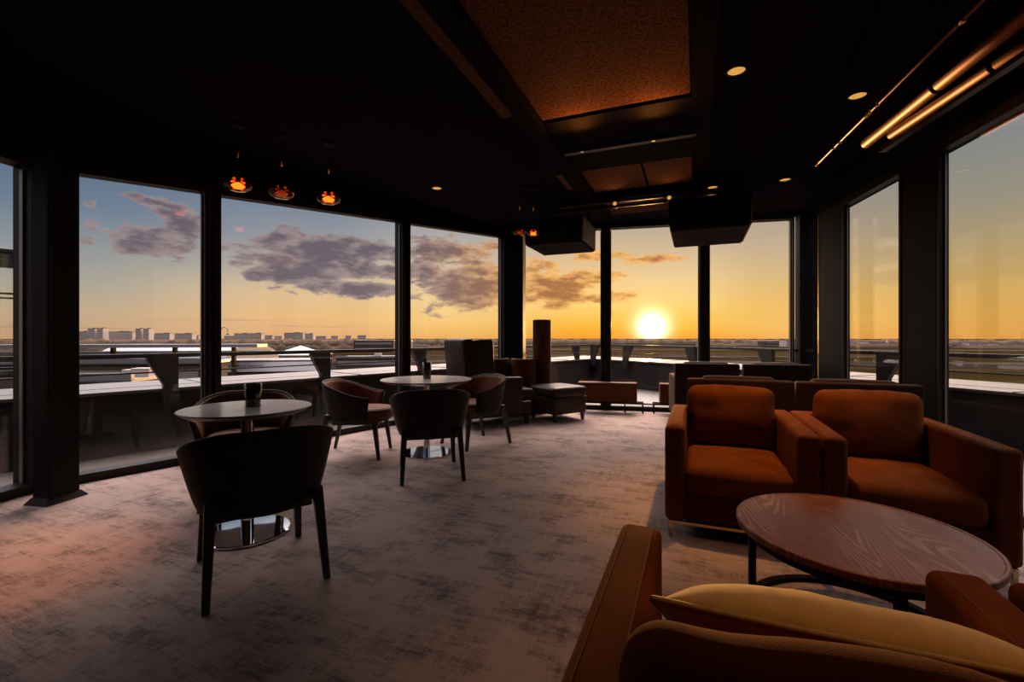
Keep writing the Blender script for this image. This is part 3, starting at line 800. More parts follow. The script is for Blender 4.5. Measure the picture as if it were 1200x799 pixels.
# round coffee table
def coffee_table():
    cx, cy, r, h = 1.37, 1.82, .425, .40
    t = thing('coffee_table', 'round wood-grain coffee table between the rust armchairs', 'coffee table', (cx, cy, 0), math.radians(0))
    bm = B(); lathe(bm, [(0,h-.032), (r-.012,h-.032), (r-.002,h-.026), (r,h-.018), (r,h-.003), (r-.004,h), (r-.012,h), (r-.015,h-.003), (0,h-.003)], 96); obj('tabletop', bm, M['wood'], t, smooth=False)
    bm = B(); lathe(bm, [(r-.07,h-.072), (r-.045,h-.072), (r-.045,h-.033), (r-.07,h-.033), (r-.07,h-.072)], 64); obj('apron', bm, M['black'], t)
    bm = B(); lathe(bm, [(r-.075,0), (r-.04,0), (r-.04,.02), (r-.075,.02), (r-.075,0)], 64); obj('base_ring', bm, M['black'], t)
    for k in range(4):
        a = math.radians(162+90*k); x, y = (r-.058)*math.cos(a), (r-.058)*math.sin(a)
        bm = B(); tx, ty = -math.sin(a), math.cos(a); nx_, ny_ = math.cos(a), math.sin(a)
        beam(bm, V((x,y,.02)), V((x,y,h-.07)), V((tx,ty,0)), V((nx_,ny_,0)), -.016, .016, -.013, .013); obj('leg', bm, M['black'], t, bevel=.002)
coffee_table()

# bistro tables
def bistro(x, y, r, label, rb):
    t = thing('bistro_table', label, 'table', (x, y, 0), 0, 'round pedestal tables')
    bm = B(); lathe(bm, [(0,.722), (r-.035,.722), (r-.004,.741), (r,.745), (r-.001,.7485), (0,.7485)], 72); obj('tabletop', bm, M['top_edge'], t)
    bm = B(); lathe(bm, [(0,.7486), (r-.003,.7486), (r-.004,.75), (0,.75)], 72); obj('top_surface', bm, M['top'], t)
    bm = B(); lathe(bm, [(0,.016), (.034,.016), (.034,.70), (.075,.702), (.075,.7215), (0,.7215)], 32); obj('pedestal', bm, M['chrome'], t, smooth=False)
    bm = B(); lathe(bm, [(0,0), (rb-.002,0), (rb,.004), (rb,.012), (rb-.006,.016), (0,.0165)], 64); obj('base_plate', bm, M['chrome'], t)
    return t
T1 = (-1.585,2.725); T2 = (-.863,4.60)
bistro(*T1, .352, 'smaller round bistro table with chrome base, behind the nearest tub chair', .235)
bistro(*T2, .455, 'larger round bistro table ringed by three tub chairs', .255)
def cup(x, y, label, w, h):
    t = thing('candle_cup', label, 'candle holder', (x, y, .7505), 0, 'candle holders on the bistro tables')
    w *= .5
    bm = B(); lathe(bm, [(0,0), (w*.80,0), (w*.84,.006), (w*.86,h*.25), (w,h), (w*.93,h), (w*.80,h*.25), (w*.76,.012), (0,.012)], 36); obj('glass_body', bm, M['cup'], t, smooth=True)
    bm = B(); lathe(bm, [(0,.0125), (w*.72,.0125), (w*.74,h*.3), (0,h*.3)], 28); obj('wax', bm, M['wax'], t)
    bm = B(); lathe(bm, [(w*.845,.002), (w*.885,.002), (w*.90,.010), (w*.855,.012), (w*.845,.002)], 36); obj('base_band', bm, M['bead'], t, smooth=True)
cup(T1[0]+.005, T1[1]+.05, 'dark tapered candle cup on the smaller bistro table', .098, .135)
cup(T2[0]-.005, T2[1]+.04, 'dark flared candle cup on the larger bistro table', .095, .165)

# tub chairs
def tub_proto(label, loc, rz):
    t = thing('tub_chair', label, 'chair', loc, rz, 'dark tub chairs at the bistro tables')
    # shell: th = 0 at the back (+Y), wraps to both arms
    TH = math.radians(122); nt_, nz_ = 44, 12
    def rim(u):                          # u = |th|/TH
        w = min(1, max(0, (u-.20)/.80)); s = w*w*(3-2*w)
        return .742-.140*s-.006*u
    def low(u): return .335+.03*u
    def rad(th, f):
        rx, ry = .262+.080*f**.75, .244+.078*f**.75
        ex = 2.6
        c, s = abs(math.cos(th)), abs(math.sin(th))
        return 1/((s/rx)**ex+(c/ry)**ex)**(1/ex)
    def P(th, f, off):
        u = abs(th)/TH; z = low(u)+(rim(u)-low(u))*f
        r = rad(th, f)-off
        return V((math.sin(th)*r, math.cos(th)*r+.0, z))
    def sheet(bm, off): return [[bm.verts.new(P(-TH+2*TH*i/nt_, j/nz_, off)) for j in range(nz_+1)] for i in range(nt_+1)]
    def skin(bm, g):
        for i in range(len(g)-1):
            for j in range(len(g[0])-1): bm.faces.new([g[i][j], g[i+1][j], g[i+1][j+1], g[i][j+1]])
    # outer shell with a rounded lip
    bm = B(); go = sheet(bm, 0); skin(bm, go)
    mid = [[bm.verts.new(P(-TH+2*TH*i/nt_, j/nz_, .019)) for j in range(nz_+1)] for i in range(nt_+1)]; skin(bm, mid)
    lip = [bm.verts.new(P(-TH+2*TH*i/nt_, 1, .0095)+V((0,0,.008))) for i in range(nt_+1)]
    for i in range(nt_):
        bm.faces.new([go[i][-1], go[i+1][-1], lip[i+1], lip[i]]); bm.faces.new([lip[i], lip[i+1], mid[i+1][-1], mid[i][-1]])
        bm.faces.new([go[i][0], go[i+1][0], mid[i+1][0], mid[i][0]])
    for k in (0, nt_):
        for j in range(nz_): bm.faces.new([go[k][j], go[k][j+1], mid[k][j+1], mid[k][j]])
        bm.faces.new([go[k][-1], lip[k], mid[k][-1]])
    obj('shell', bm, M['shell'], t, smooth=True)
    # padded inside
    bm = B(); gi = [[bm.verts.new(P((-TH+2*TH*i/nt_)*.985, .18+.80*j/nz_, .0192+.026*math.sin(PI*min(1, .08+.84*j/nz_))**.5)) for j in range(nz_+1)] for i in range(nt_+1)]; skin(bm, gi)
    gb = [[bm.verts.new(P((-TH+2*TH*i/nt_)*.985, .18+.80*j/nz_, .0192)) for j in range(nz_+1)] for i in range(nt_+1)]; skin(bm, gb)
    for i in range(nt_):
        for j in (0, nz_): bm.faces.new([gi[i][j], gi[i+1][j], gb[i+1][j], gb[i][j]])
    for k in (0, nt_):
        for j in range(nz_): bm.faces.new([gi[k][j], gi[k][j+1], gb[k][j+1], gb[k][j]])
    obj('inner_pad', bm, M['shell_in'], t, smooth=True)
    # seat: rounded D that pokes out between the arms
    def D_(s, z, f=1.):
        pts = []
        for k in range(40):
            a = 2*PI*k/40; c, q = math.cos(a), math.sin(a)
            x = s*.245*math.copysign(abs(c)**.62, c); y = s*.285*math.copysign(abs(q)**.70, q)-.05
            if y > .20: y = .20+(y-.20)*.5
            pts.append((x, y, z))
        return pts
    bm = B()
    lv = [(.90,.352), (.985,.362), (1.,.385), (1.,.430), (.985,.452), (.93,.468), (.75,.478), (.4,.484)]
    rings = [[bm.verts.new(p_) for p_ in D_(s, z)] for s, z in lv]
    for a_, b_ in zip(rings[:-1], rings[1:]):
        for k in range(40): bm.faces.new([a_[k], a_[(k+1) % 40], b_[(k+1) % 40], b_[k]])
    bm.faces.new(rings[0][::-1]); bm.faces.new(rings[-1]); obj('seat', bm, M['shell_in'], t, smooth=True)
    bm = B(); box(bm, (0, -.03, .340), (.42, .44, .03)); obj('seat_frame', bm, M['chair_leg'], t, bevel=.008)
    # legs: tapered, rear pair raked out
    for sx in (-1, 1):
        for yy, top, bot in ((-1, (.215,-.215,.37), (.238,-.265,0)), (1, (.222,.222,.43), (.245,.318,0))):
            bm = B(); a, b = V((sx*top[0], top[1], top[2])), V((sx*bot[0], bot[1], bot[2]))
            w0, w1, d0, d1 = .024, .0155, .024, .014
            hexa(bm, [b+V((-w1,-d1,0)), b+V((w1,-d1,0)), b+V((w1,d1,0)), b+V((-w1,d1,0)), a+V((-w0,-d0,0)), a+V((w0,-d0,0)), a+V((w0,d0,0)), a+V((-w0,d0,0))])
            obj('leg', bm, M['chair_leg'], t, bevel=.005)
    return t
chA = tub_proto('nearest dark tub chair, its back to the viewer', (-1.285,2.315,0), face_rot(-.60,.80))
dup(chA, (-1.97,3.36,0), face_rot(.42,-.90), 'dark tub chair by the window behind the smaller bistro table')
dup(chA, (-1.545,4.575,0), face_rot(1.,.03), 'tub chair seen from the side, left of the larger bistro table')
dup(chA, (-.71,3.95,0), face_rot(-.25,.96), 'dark tub chair in front of the larger bistro table, back turned')
dup(chA, (-.42,5.02,0), face_rot(-.72,-.62), 'tub chair with tobacco inside, right of the larger bistro table')

# wing chair
def wing_chair():
    d = V((.88,.475,0)).normalized()
    rz = face_rot(d.x, d.y)
    # local: front = -Y; local +X is the chair's left, -X its right (near the viewer)
    side = V((math.cos(rz), math.sin(rz), 0)); W, D = .74, .86
    near_rear = V((-.60,5.72,0))
    c = near_rear+side*(W/2 if side.y > 0 else -W/2)+d*(D/2)
    t = thing('wing_chair', 'tall taupe leather wing chair facing right near the left windows', 'armchair', tuple(c), rz)
    bm = B(); soft_box(bm, (0,-.085,.215), (W-.04,D+.11,.19), .025); obj('base', bm, M['leather'], t, smooth=True)
    R = Matrix.Translation((0, D/2-.10, .70)) @ Matrix.Rotation(math.radians(-5), 4, 'X')
    bm = B(); soft_box(bm, (0,0,0), (W-.02,.15,.90), .035, (0,.02,.012), 12, .004, 4, 2, R); obj('backrest', bm, M['leather_grey'], t, smooth=True)
    for s in (-1, 1):
        R = Matrix.Translation((s*(W/2-.045), D/2-.25, .86)) @ Matrix.Rotation(math.radians(-3), 4, 'X')
        bm = B(); soft_box(bm, (0,0,0), (.085,.36,.555), .035, (.006,0,.008), 10, .003, 4, s, R); obj('wing', bm, M['leather_grey'], t, smooth=True)
        bm = B(); soft_box(bm, (s*(W/2-.055),-.045,.385), (.11,D-.10,.51), .030, (.006,0,.008), 10, .003, 4, 4+s); obj('arm', bm, M['leather'], t, smooth=True)
    bm = B(); soft_box(bm, (0,-.185,.385), (W-.23,.97,.155), .04, (0,.01,.015), 12, .004, 5, 9); obj('seat_cushion', bm, M['leather'], t, smooth=True)
    for sx in (-1, 1):
        for sy in (-1, 1):
            bm = B(); x, y = sx*(W/2-.06), sy*(D/2-.07)-(.15 if sy < 0 else 0)
            hexa(bm, [(x-.02,y-.02,0), (x+.02,y-.02,0), (x+.02,y+.02,0), (x-.02,y+.02,0), (x-.03,y-.03,.135), (x+.03,y-.03,.135), (x+.03,y+.03,.135), (x-.03,y+.03,.135)])
            obj('leg', bm, M['chair_leg'], t, bevel=.003)
wing_chair()

# leather ottoman
def ottoman():
    ex = V((.84,.55,0)).normalized(); rz = math.atan2(ex.y, ex.x); ey = V((-ex.y, ex.x, 0))
    W, D = .585, .58
    c = V((.585,6.235,0))+ex*(W/2-.025)+ey*(D/2-.025)
    t = thing('ottoman', 'brown leather ottoman on short legs before the tall round column', 'ottoman', tuple(c), rz)
    bm = B(); soft_box(bm, (0,0,.217), (W,D,.225), .022, (.004,.004,0), 8, .002, 4, 1); obj('base', bm, M['leather'], t, smooth=True)
    bm = B(); soft_box(bm, (0,0,.405), (W+.012,D+.012,.142), .035, (.008,.008,.022), 12, .003, 5, 3); obj('cushion', bm, M['leather'], t, smooth=True)
    bm = B(); pts = [(-W/2,-D/2,.331), (W/2,-D/2,.331), (W/2,D/2,.331), (-W/2,D/2,.331), (-W/2,-D/2,.331)]; tube(bm, pts, .006, 8); obj('piping', bm, M['leather_grey'], t, smooth=True)
    for sx in (-1, 1):
        for sy in (-1, 1):
            bm = B(); x, y = sx*(W/2-.04), sy*(D/2-.04)
            hexa(bm, [(x-.017,y-.017,0), (x+.017,y-.017,0), (x+.017,y+.017,0), (x-.017,y+.017,0), (x-.026,y-.026,.112), (x+.026,y-.026,.112), (x+.026,y+.026,.112), (x-.026,y+.026,.112)])
            obj('leg', bm, M['chair_leg'], t, bevel=.003)
ottoman()

# two round-backed barrel stools and the tall upholstered column beside them
def barrel(x, y, r, label, rz):
    t = thing('barrel_chair', label, 'chair', (x, y, 0), rz, 'barrel chairs behind the wing chair')
    bm = B(); n = 36; h = .85
    A0 = math.radians(118)
    def ring(rr, z): return [bm.verts.new((rr*math.sin(-A0+2*A0*i/n), -rr*math.cos(-A0+2*A0*i/n), z)) for i in range(n+1)]
    rs = [ring(r, .06), ring(r, h-.01), ring(r-.012, h), ring(r-.045, h), ring(r-.055, h-.01), ring(r-.055, .06)]
    for a, b in zip(rs, rs[1:]+rs[:1]):
        for i in range(n): bm.faces.new([a[i], a[i+1], b[i+1], b[i]])
    for k in (0, n): bm.faces.new([q[k] for q in rs])
    obj('back_shell', bm, M['barrel'], t, smooth=False)
    bm = B(); lathe(bm, [(0,.25), (r-.07,.25), (r-.06,.27), (r-.06,.40), (r-.075,.425), (0,.435)], 32); obj('seat', bm, M['leather'], t, smooth=True)
    bm = B(); lathe(bm, [(0,0), (r-.04,0), (r-.04,.06), (r-.07,.062), (r-.07,.25), (0,.25)], 32); obj('plinth', bm, M['black'], t)
barrel(-.245, 7.06, .205, 'cognac barrel chair back right beside the wing chair', math.radians(10))
barrel(.175, 7.00, .195, 'cognac barrel chair back between its twin and the tall column', math.radians(-6))
t = thing('bolster_column', 'tall round cognac column standing behind the leather ottoman', 'column', (.470, 7.14, 0))
bm = B(); lathe(bm, [(0,.05), (.138,.05), (.142,.06), (.142,1.435), (.136,1.447), (.12,1.452), (0,1.455)], 40); obj('upholstered_shaft', bm, M['barrel'], t, smooth=False)
bm = B(); lathe(bm, [(0,0), (.125,0), (.125,.05), (0,.05)], 32); obj('plinth', bm, M['black'], t)

# low upholstered benches on steel legs along the far glazing
def bench(x0, x1, y, label, e0=0., e1=0.):
    cx = (x0+x1)/2; w = (x1-x0)
    t = thing('low_bench', label, 'bench', (cx, y, 0), math.atan2(-.229, 1.), 'low benches under the far windows')
    D = .20
    bm = B(); soft_box(bm, (0,D/2,.315), (w,D,.30), .012); obj('upholstered_block', bm, M['barrel'], t, smooth=True)
    bm = B()
    box(bm, (0, .03, .15), (w+e0+e1, .02, .018)) if False else box(bm, ((e1-e0)/2, .03, .155), (w+e0+e1, .02, .018)); box(bm, ((e1-e0)/2, D-.03, .155), (w+e0+e1, .02, .018))
    obj('frame', bm, M['black'], t)
    for x in (-w/2-e0+.012, w/2+e1-.012, -w/2+w*.80):
        for yy in (.03, D-.03):
            bm = B(); box(bm, (x, yy, .073), (.018,.018,.146)); obj('leg', bm, M['black'], t)
bench(1.03, 1.94, 7.11, 'long low cognac bench under the far window, right of the ottoman', 0, .10)
bench(2.25, 3.05, 6.85, 'low cognac bench under the far window, beside the dark armchair backs', .10, 0)
# ------------------------------------------------------------------ terrace
PL0 = V((-4.2,4.4,0)); PD = V((.626,.78,0)).normalized()
PA = PL0-PD*.75; PB = V((2.1,12.0,0)); PC = V((3.38,10.0,0)); PE = PC+V((.284,-.959,0))*9.5
PZ = V((-4.95,-3.0,0)); 
line = [PZ, PA, PB, PC, PE]
def offs(line, d):
    out = []
    for i, p in enumerate(line):
        ns = []
        if i > 0: e = unit(line[i-1], p); ns.append(V((-e.y, e.x, 0)))
        if i < len(line)-1: e = unit(p, line[i+1]); ns.append(V((-e.y, e.x, 0)))
        n = sum(ns, V((0,0,0))).normalized(); k = n.dot(ns[0]); out.append(p+n*(d/k))
    return out
bm = B(); prism(bm, [(p.x, p.y) for p in reversed(line)], -.30, -.03); obj('terrace_floor', bm, M['tile'], kind='structure')
def wall_run(bm, A, C, z0, z1):
    for i in range(len(A)-1):
        hexa(bm, [A[i]+hz(z0), A[i+1]+hz(z0), C[i+1]+hz(z0), C[i]+hz(z0), A[i]+hz(z1), A[i+1]+hz(z1), C[i+1]+hz(z1), C[i]+hz(z1)])
bm = B(); wall_run(bm, offs(line, .03), offs(line, 1.15), -3., .585); obj('terrace_parapet', bm, M['parapet'], kind='structure')
bm = B(); wall_run(bm, offs(line, 0.), offs(line, .40), .59, .62); wall_run(bm, offs(line, .42), offs(line, 1.22), .585, .622)
# upstand seams across the sheets
for i in range(len(line)-1):
    L = (line[i+1]-line[i]).length; e = unit(line[i], line[i+1]); n = V((-e.y, e.x, 0)); k = 1
    while k*1.9 < L:
        p = line[i]+e*k*1.9; beam(bm, p+hz(.615), p+n*1.2+hz(.615), e, V((0,0,1)), -.008, .008, 0, .014); k += 1
obj('parapet_coping', bm, M['coping'], kind='structure')
# rail with finned posts standing against the parapet's inner edge
t = thing('terrace_railing', 'dark steel railing with flared fin posts around the terrace', 'railing', tuple(PL0))
def rel(p): return p-PL0
inner = offs(line, -.03)
bm = B()
for a, b in zip(inner[:-1], inner[1:]):
    e = unit(a, b); beam(bm, rel(a)+hz(.975), rel(b)+hz(.975), V((-e.y, e.x, 0)), V((0,0,1)), -.035, .035, -.02, .025)
obj('handrail', bm, M['rail'], t)
bm = B()
for a, b in zip(inner[:-1], inner[1:]):
    e = unit(a, b); beam(bm, rel(a)+hz(.80), rel(b)+hz(.80), V((-e.y, e.x, 0)), V((0,0,1)), -.008, .008, -.008, .008)
obj('lower_rail', bm, M['rail'], t)
posts = [(PL0+PD*s, PD, -1) for s in (-1.0, .72, 2.49, 4.22, 5.95, 7.65, 9.30)]
e1 = unit(PB, PC); e2 = unit(PC, PE)
posts += [(PB+e1*.12, e1, 1), (PB+e1*1.25, e1, 1), (PC+e2*.97, e2, -1), (PC+e2*2.81, e2, -1), (PC+e2*4.53, e2, 1), (PC+e2*6.3, e2, 1)]
for p, e, s in posts:
    n = V((-e.y, e.x, 0)); q = rel(p)-n*.05
    bm = B(); th = .04
    # flared outline in the plane of the railing: wide at the top, one edge upright
    prof = [(0,.44), (.13,.44), (.13,.66), (.27,.92), (.27,.99), (0,.99)]
    f = [bm.verts.new(q+e*(s*(x-.07))+hz(z)-n*th) for x, z in prof]; g = [bm.verts.new(q+e*(s*(x-.07))+hz(z)+n*th) for x, z in prof]
    bm.faces.new(f); bm.faces.new(g[::-1])
    for i in range(6): bm.faces.new([f[i], f[(i+1) % 6], g[(i+1) % 6], g[i]])
    obj('post', bm, M['fin'], t)

# glazed dark-framed cabin on the neighbouring roof, far left
t = thing('rooftop_cabin', 'dark framed glass cabin on the neighbouring roof, leftmost window', 'building', (-34.45,27.8,-12.), math.radians(47))
bm = B(); x0, x1, z0, z1 = -7., 3.0, 10.6, 18.6
for x in (x0, -2., x1): box(bm, (x, 0, (z0+z1)/2), (.55, .55, z1-z0))
for x in (x0, x1): box(bm, (x, 5, (z0+z1)/2), (.55, .55, z1-z0))
for y in (0, 5): box(bm, ((x0+x1)/2, y, z1-.1), (x1-x0+.6, .6, .5)); box(bm, ((x0+x1)/2, y, z0+.2), (x1-x0+.5, .5, .5)); box(bm, ((x0+x1)/2, y, 16.05), (x1-x0, .12, .12))
box(bm, ((x0+x1)/2, 2.5, z1+.2), (x1-x0+.7, 5.7, .2))
obj('frame', bm, M['mullion'], t)
bm = B(); box(bm, ((x0+x1)/2, 0, (z0+z1)/2), (x1-x0-.4, .05, z1-z0-.4)); obj('front_glazing', bm, M['glass'], t)
bm = B(); box(bm, ((x0+x1)/2, 2.5, 5.3), (x1-x0+2, 8, 10.6)); obj('wall', bm, M['bldg_dark'], t)

# ------------------------------------------------------------------ airfield
GZ = -12.
def far_at(px, Y, z): return V(((px-600)/533.*Y, Y, z))
bm = B(); R = 9000
lathe(bm, [(0, GZ), (400, GZ), (1500, GZ-.0), (R, GZ)], 96); obj('airfield', bm, M['field'], kind='structure')
def strip(name, x0, x1, y0, y1, rz, mat, z):
    bm = B(); c = V(((x0+x1)/2, (y0+y1)/2, 0)); w, h = (x1-x0)/2, (y1-y0)/2
    Rm = Matrix.Rotation(math.radians(rz), 3, 'Z')
    prism(bm, [((c+Rm @ V((a*w, b*h, 0))).x, (c+Rm @ V((a*w, b*h, 0))).y) for a, b in ((-1,-1),(1,-1),(1,1),(-1,1))], GZ-.2, GZ+z)
    return obj(name, bm, mat, kind='structure')
strip('taxiway', -260, 900, 205, 238, -7, M['runway'], .06)
strip('taxiway', -500, 1200, 300, 322, -4, M['runway'], .06)
strip('runway', -1500, 2200, 470, 530, -5, M['runway'], .06)
strip('runway', -900, 2500, 820, 900, -3, M['asphalt'], .06)
strip('apron', -560, 120, 120, 262, 6, M['asphalt'], .05)
strip('apron', 120, 620, 120, 165, -24, M['asphalt'], .07)
strip('perimeter_road', -700, 60, 330, 345, 3, M['runway'], .06)
# woodland belts: low bumpy bands, too many trees to count
def belt(name, az0, az1, dist, h, mat, step=.22, seed=0, label='dark belt of trees across the plain'):
    bm = B(); n = int((az1-az0)/step); dp = dist*.10
    rows = []
    for i in range(n+1):
        a = math.radians(az0+(az1-az0)*i/n); d0 = dist*(1+.05*noise.noise(V((i*.07, seed, 0))))
        hh = h*(.62+.45*noise.noise(V((i*.21, seed, 1.)))+.30*noise.noise(V((i*.9, seed, 2.))))
        hh = max(h*.18, hh)
        rows.append([bm.verts.new((math.sin(a)*(d0+q*dp), math.cos(a)*(d0+q*dp), GZ+hh*k-.3)) for q, k in ((0,0), (.1,.8), (.35,1.), (1.,.8), (1.3,0))])
    for A_, B_ in zip(rows[:-1], rows[1:]):
        for k in range(4): bm.faces.new([A_[k], B_[k], B_[k+1], A_[k+1]])
    o = obj(name, bm, mat, smooth=True, kind='stuff'); tag(o, label, 'trees'); return o
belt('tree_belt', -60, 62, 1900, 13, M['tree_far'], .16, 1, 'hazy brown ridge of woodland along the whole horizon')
belt('tree_belt', -60, 62, 1150, 12, M['tree'], .16, 4, 'dark middle belt of trees below the horizon ridge')
belt('tree_belt', -58, 4, 560, 8.0, M['tree'], .2, 7, 'nearer dark belt of trees behind the left-hand roofs')
belt('tree_belt', 22, 60, 860, 7.0, M['tree'], .2, 12, 'dark belt of trees beyond the right-hand runways')

def block(px, Y, w, h, dp, label, group, mat='bldg', roofbox=True, bands=5):
    b = far_at(px, Y, GZ); t = thing('apartment_block' if group == 'distant tower blocks' else 'airport_building', label, 'building', tuple(b), math.radians(8), group)
    bm = B(); box(bm, (0, dp/2, h/2), (w, dp, h)); obj('wall', bm, M[mat], t)
    bm = B(); box(bm, (0, dp/2, h+.25), (w*1.02, dp*1.02, .5))
    if roofbox: box(bm, (w*.15, dp/2, h+.5+h*.03), (w*.3, dp*.4, h*.06))
    obj('roof', bm, M['bldg_dark'] if mat == 'bldg' else M['roof'], t)
    for k in range(bands):
        bm = B(); box(bm, (0, -.15, h*(k+.55)/bands), (w*.92, .3, h/bands*.38)); obj('window_band', bm, M['window_dark'], t)
G1 = 'distant tower blocks'
for px, w, h, lb in ((107,32,56,'pale tower block on the horizon, leftmost of four towers'), (117,28,57,'pale tower block on the horizon, second of four towers'),
                     (162,26,55,'pale tower block on the horizon, third of four towers'), (171,26,55,'pale tower block on the horizon, rightmost of four towers'),
                     (137,150,43,'long pale slab block between the two tower pairs'), (96,44,42,'pale slab block at the left of the tower group'),
                     (190,70,34,'low slab block right of the tower pairs'), (215,80,33,'lower grey block near the window mullion on the horizon'),
                     (283,70,33,'low dark block on the horizon past the street lamp'), (299,60,34,'second low block on the horizon past the street lamp'),
                     (344,90,36,'wide block on the horizon above the tent roof'), (362,40,32,'small block on the horizon right of the tent roof')):
    block(px, 2300 if w < 130 else 2420, w, h*1.10, 40, lb, G1, 'bldg', True, 6)
rb = random.Random(11)
for k, px in enumerate((100, 128, 146, 180, 204, 228, 236, 270, 291, 312, 326, 376, 392, 408, 424)):
    block(px, 2560+k*75, 40+rb.random()*60, 27+rb.random()*9, 30, ('low pale housing block on the left horizon, %s' % ('at the far left behind the first tower', 'right behind the second tower', 'behind the middle of the long slab', 'right of the fourth tower', 'between fourth tower and mullion', 'just left of the first mullion', 'touching the first mullion', 'just right of the gooseneck lamp', 'between two dark blocks past the lamp', 'left of the tent peak', 'above the tent left slope', 'right of the tent', 'second past the tent', 'third past the tent', 'fourth past the tent near the brick hangar')[k]), 'low housing blocks on the horizon', 'bldg', False, 2)
def flat_roof(px0, px1, Y, z, dp, label, units):
    b = far_at((px0+px1)/2, Y, GZ); w = (px1-px0)/533.*Y
    t = thing('terminal_wing', label, 'building', tuple(b), math.radians(6), 'flat roofed terminal wings below the terrace')
    h = z-GZ
    bm = B(); box(bm, (0, dp/2, h/2), (w, dp, h)); obj('wall', bm, M['bldg_dark'], t)
    bm = B(); box(bm, (0, dp/2, h+.1), (w+.4, dp+.4, .2)); box(bm, (0, -.1, h+.35), (w+.4, .3, .5)); obj('roof_edge', bm, M['roof'], t)
    bm = B(); box(bm, (0, -.06, h-1.2), (w*.96, .12, 1.1)); obj('window_band', bm, M['window_dark'], t)
    for x, s_ in units:
        bm = B(); box(bm, (x*w, dp*.5, h+.2+s_/2), (s_*2.2, s_*1.4, s_)); box(bm, (x*w, dp*.5, h+.25+s_), (s_*2.3, s_*1.5, .1)); obj('roof_unit', bm, M['bldg'], t)
flat_roof(-160, 228, 46, -1.55, 4.5, 'flat dark terminal roof below the railing, left of the first mullion', ((-.3,.6),(.1,.5),(.33,.7)))
flat_roof(75, 150, 30, -1.75, 4, 'nearer flat terminal roof behind the parapet, far left', ((.2,.4),(.38,.5)))
flat_roof(395, 465, 120, -4.2, 14, 'distant flat terminal roof near the brick hangar', ((.1,.8),))
G2 = 'low airport buildings'
for px, Y, w, h, lb, mt in ((931,690,26,10.5,'pale airport shed beyond the far right window','bldg'), (905,650,22,8.5,'dark airport shed left of the pale one','bldg_dark'),
                            (1028,700,30,8,'pale airport shed seen in the narrow right window','bldg'), (1008,720,26,6,'low grey shed left in the narrow right window','bldg'),
                            (1115,620,34,5.5,'low pale terminal in the big right window, left one','bldg'), (1142,740,20,5.5,'small pale terminal in the big right window, middle','bldg'),
                            (1182,600,34,6,'low terminal with dark windows in the big right window, right one','bldg'), (438,420,36,10.5,'dark brick hangar seen left of the second mullion','bldg_dark'),
                            (464,455,30,10.,'lower brick hangar beside the second mullion','bldg_dark')):
    block(px, Y, w, h, 16, lb, G2, mt, False, 2)

# long terminal roof with a bright edge, left
t = thing('terminal_canopy', 'long flat terminal canopy with bright roof edge, left windows', 'building', (-66,66,GZ))
bm = B(); beam(bm, V((-46,-10,12.1)), V((26.5,6,12.1)), V((.21,-.97,0)), V((0,0,1)), -2.5, 2.5, -.35, .12); obj('roof', bm, M['roof'], t)
for k in range(9):
    x = -42+k*8; bm = B(); box(bm, (x, -9+(x+46)*.22, 5.9), (.5,.5,11.9)); obj('pillar', bm, M['bldg_dark'], t)
bm = B(); beam(bm, V((-46,-6,10.9)), V((26,10,10.9)), V((.21,-.97,0)), V((0,0,1)), -.3, .3, -.5, .2); obj('tie_beam', bm, M['roof'], t)
# white barrel-roofed hall
t = thing('barrel_roof_hall', 'white barrel-roofed hall beside the gooseneck lamp', 'building', tuple(far_at(226, 104, GZ)), math.radians(-6))
bm = B(); n = 14; L = 30; w = 9
A_ = [(w*math.cos(PI*i/n), 8.3+3.5*math.sin(PI*i/n)) for i in range(n+1)]
f = [bm.verts.new((-L/2, y, z)) for y, z in A_]; g = [bm.verts.new((L/2, y, z)) for y, z in A_]
for i in range(n): bm.faces.new([f[i], f[i+1], g[i+1], g[i]])
bm.faces.new(f); bm.faces.new(g[::-1]); bm.faces.new([f[0], g[0], g[-1], f[-1]])
obj('roof', bm, M['membrane'], t, smooth=False)
bm = B(); box(bm, (0,0,4.15), (L-.5, 2*w-.5, 8.3)); obj('wall', bm, M['bldg'], t)
bm = B(); box(bm, (L*.42,-w-.2,8.6), (.7,.3,.5)); box(bm, (L*.34,-w-.2,11.2), (1.6,.4,.6)); obj('floodlight', bm, M['floodglow'], t)
# pyramid tent roof
t = thing('pyramid_canopy', 'white pyramid tent roof beyond the left railing', 'tent', tuple(far_at(352, 200, GZ)))
bm = B(); hw = 10.5; n = 8
for s0, s1 in (((-1,-1),(1,-1)), ((1,-1),(1,1)), ((1,1),(-1,1)), ((-1,1),(-1,-1))):
    prev = None
    for i in range(n+1):
        k = i/n; q = (1-k); z = 6.0+3.9*(k**1.35)
        cur = [bm.verts.new((s0[0]*hw*q, s0[1]*hw*q, z)), bm.verts.new((s1[0]*hw*q, s1[1]*hw*q, z))]
        if prev and k < 1: bm.faces.new([prev[0], prev[1], cur[1], cur[0]])
        elif prev: bm.faces.new([prev[0], prev[1], cur[0]])
        prev = cur
obj('membrane', bm, M['membrane'], t)
bm = B(); box(bm, (0,0,5.8), (2*hw-.4, 2*hw-.4, .35)); obj('edge_beam', bm, M['bldg_dark'], t)
for sx in (-1,1):
    for sy in (-1,1):
        bm = B(); box(bm, (sx*(hw-.6), sy*(hw-.6), 2.8), (.4,.4,5.6)); obj('pole', bm, M['bldg_dark'], t)
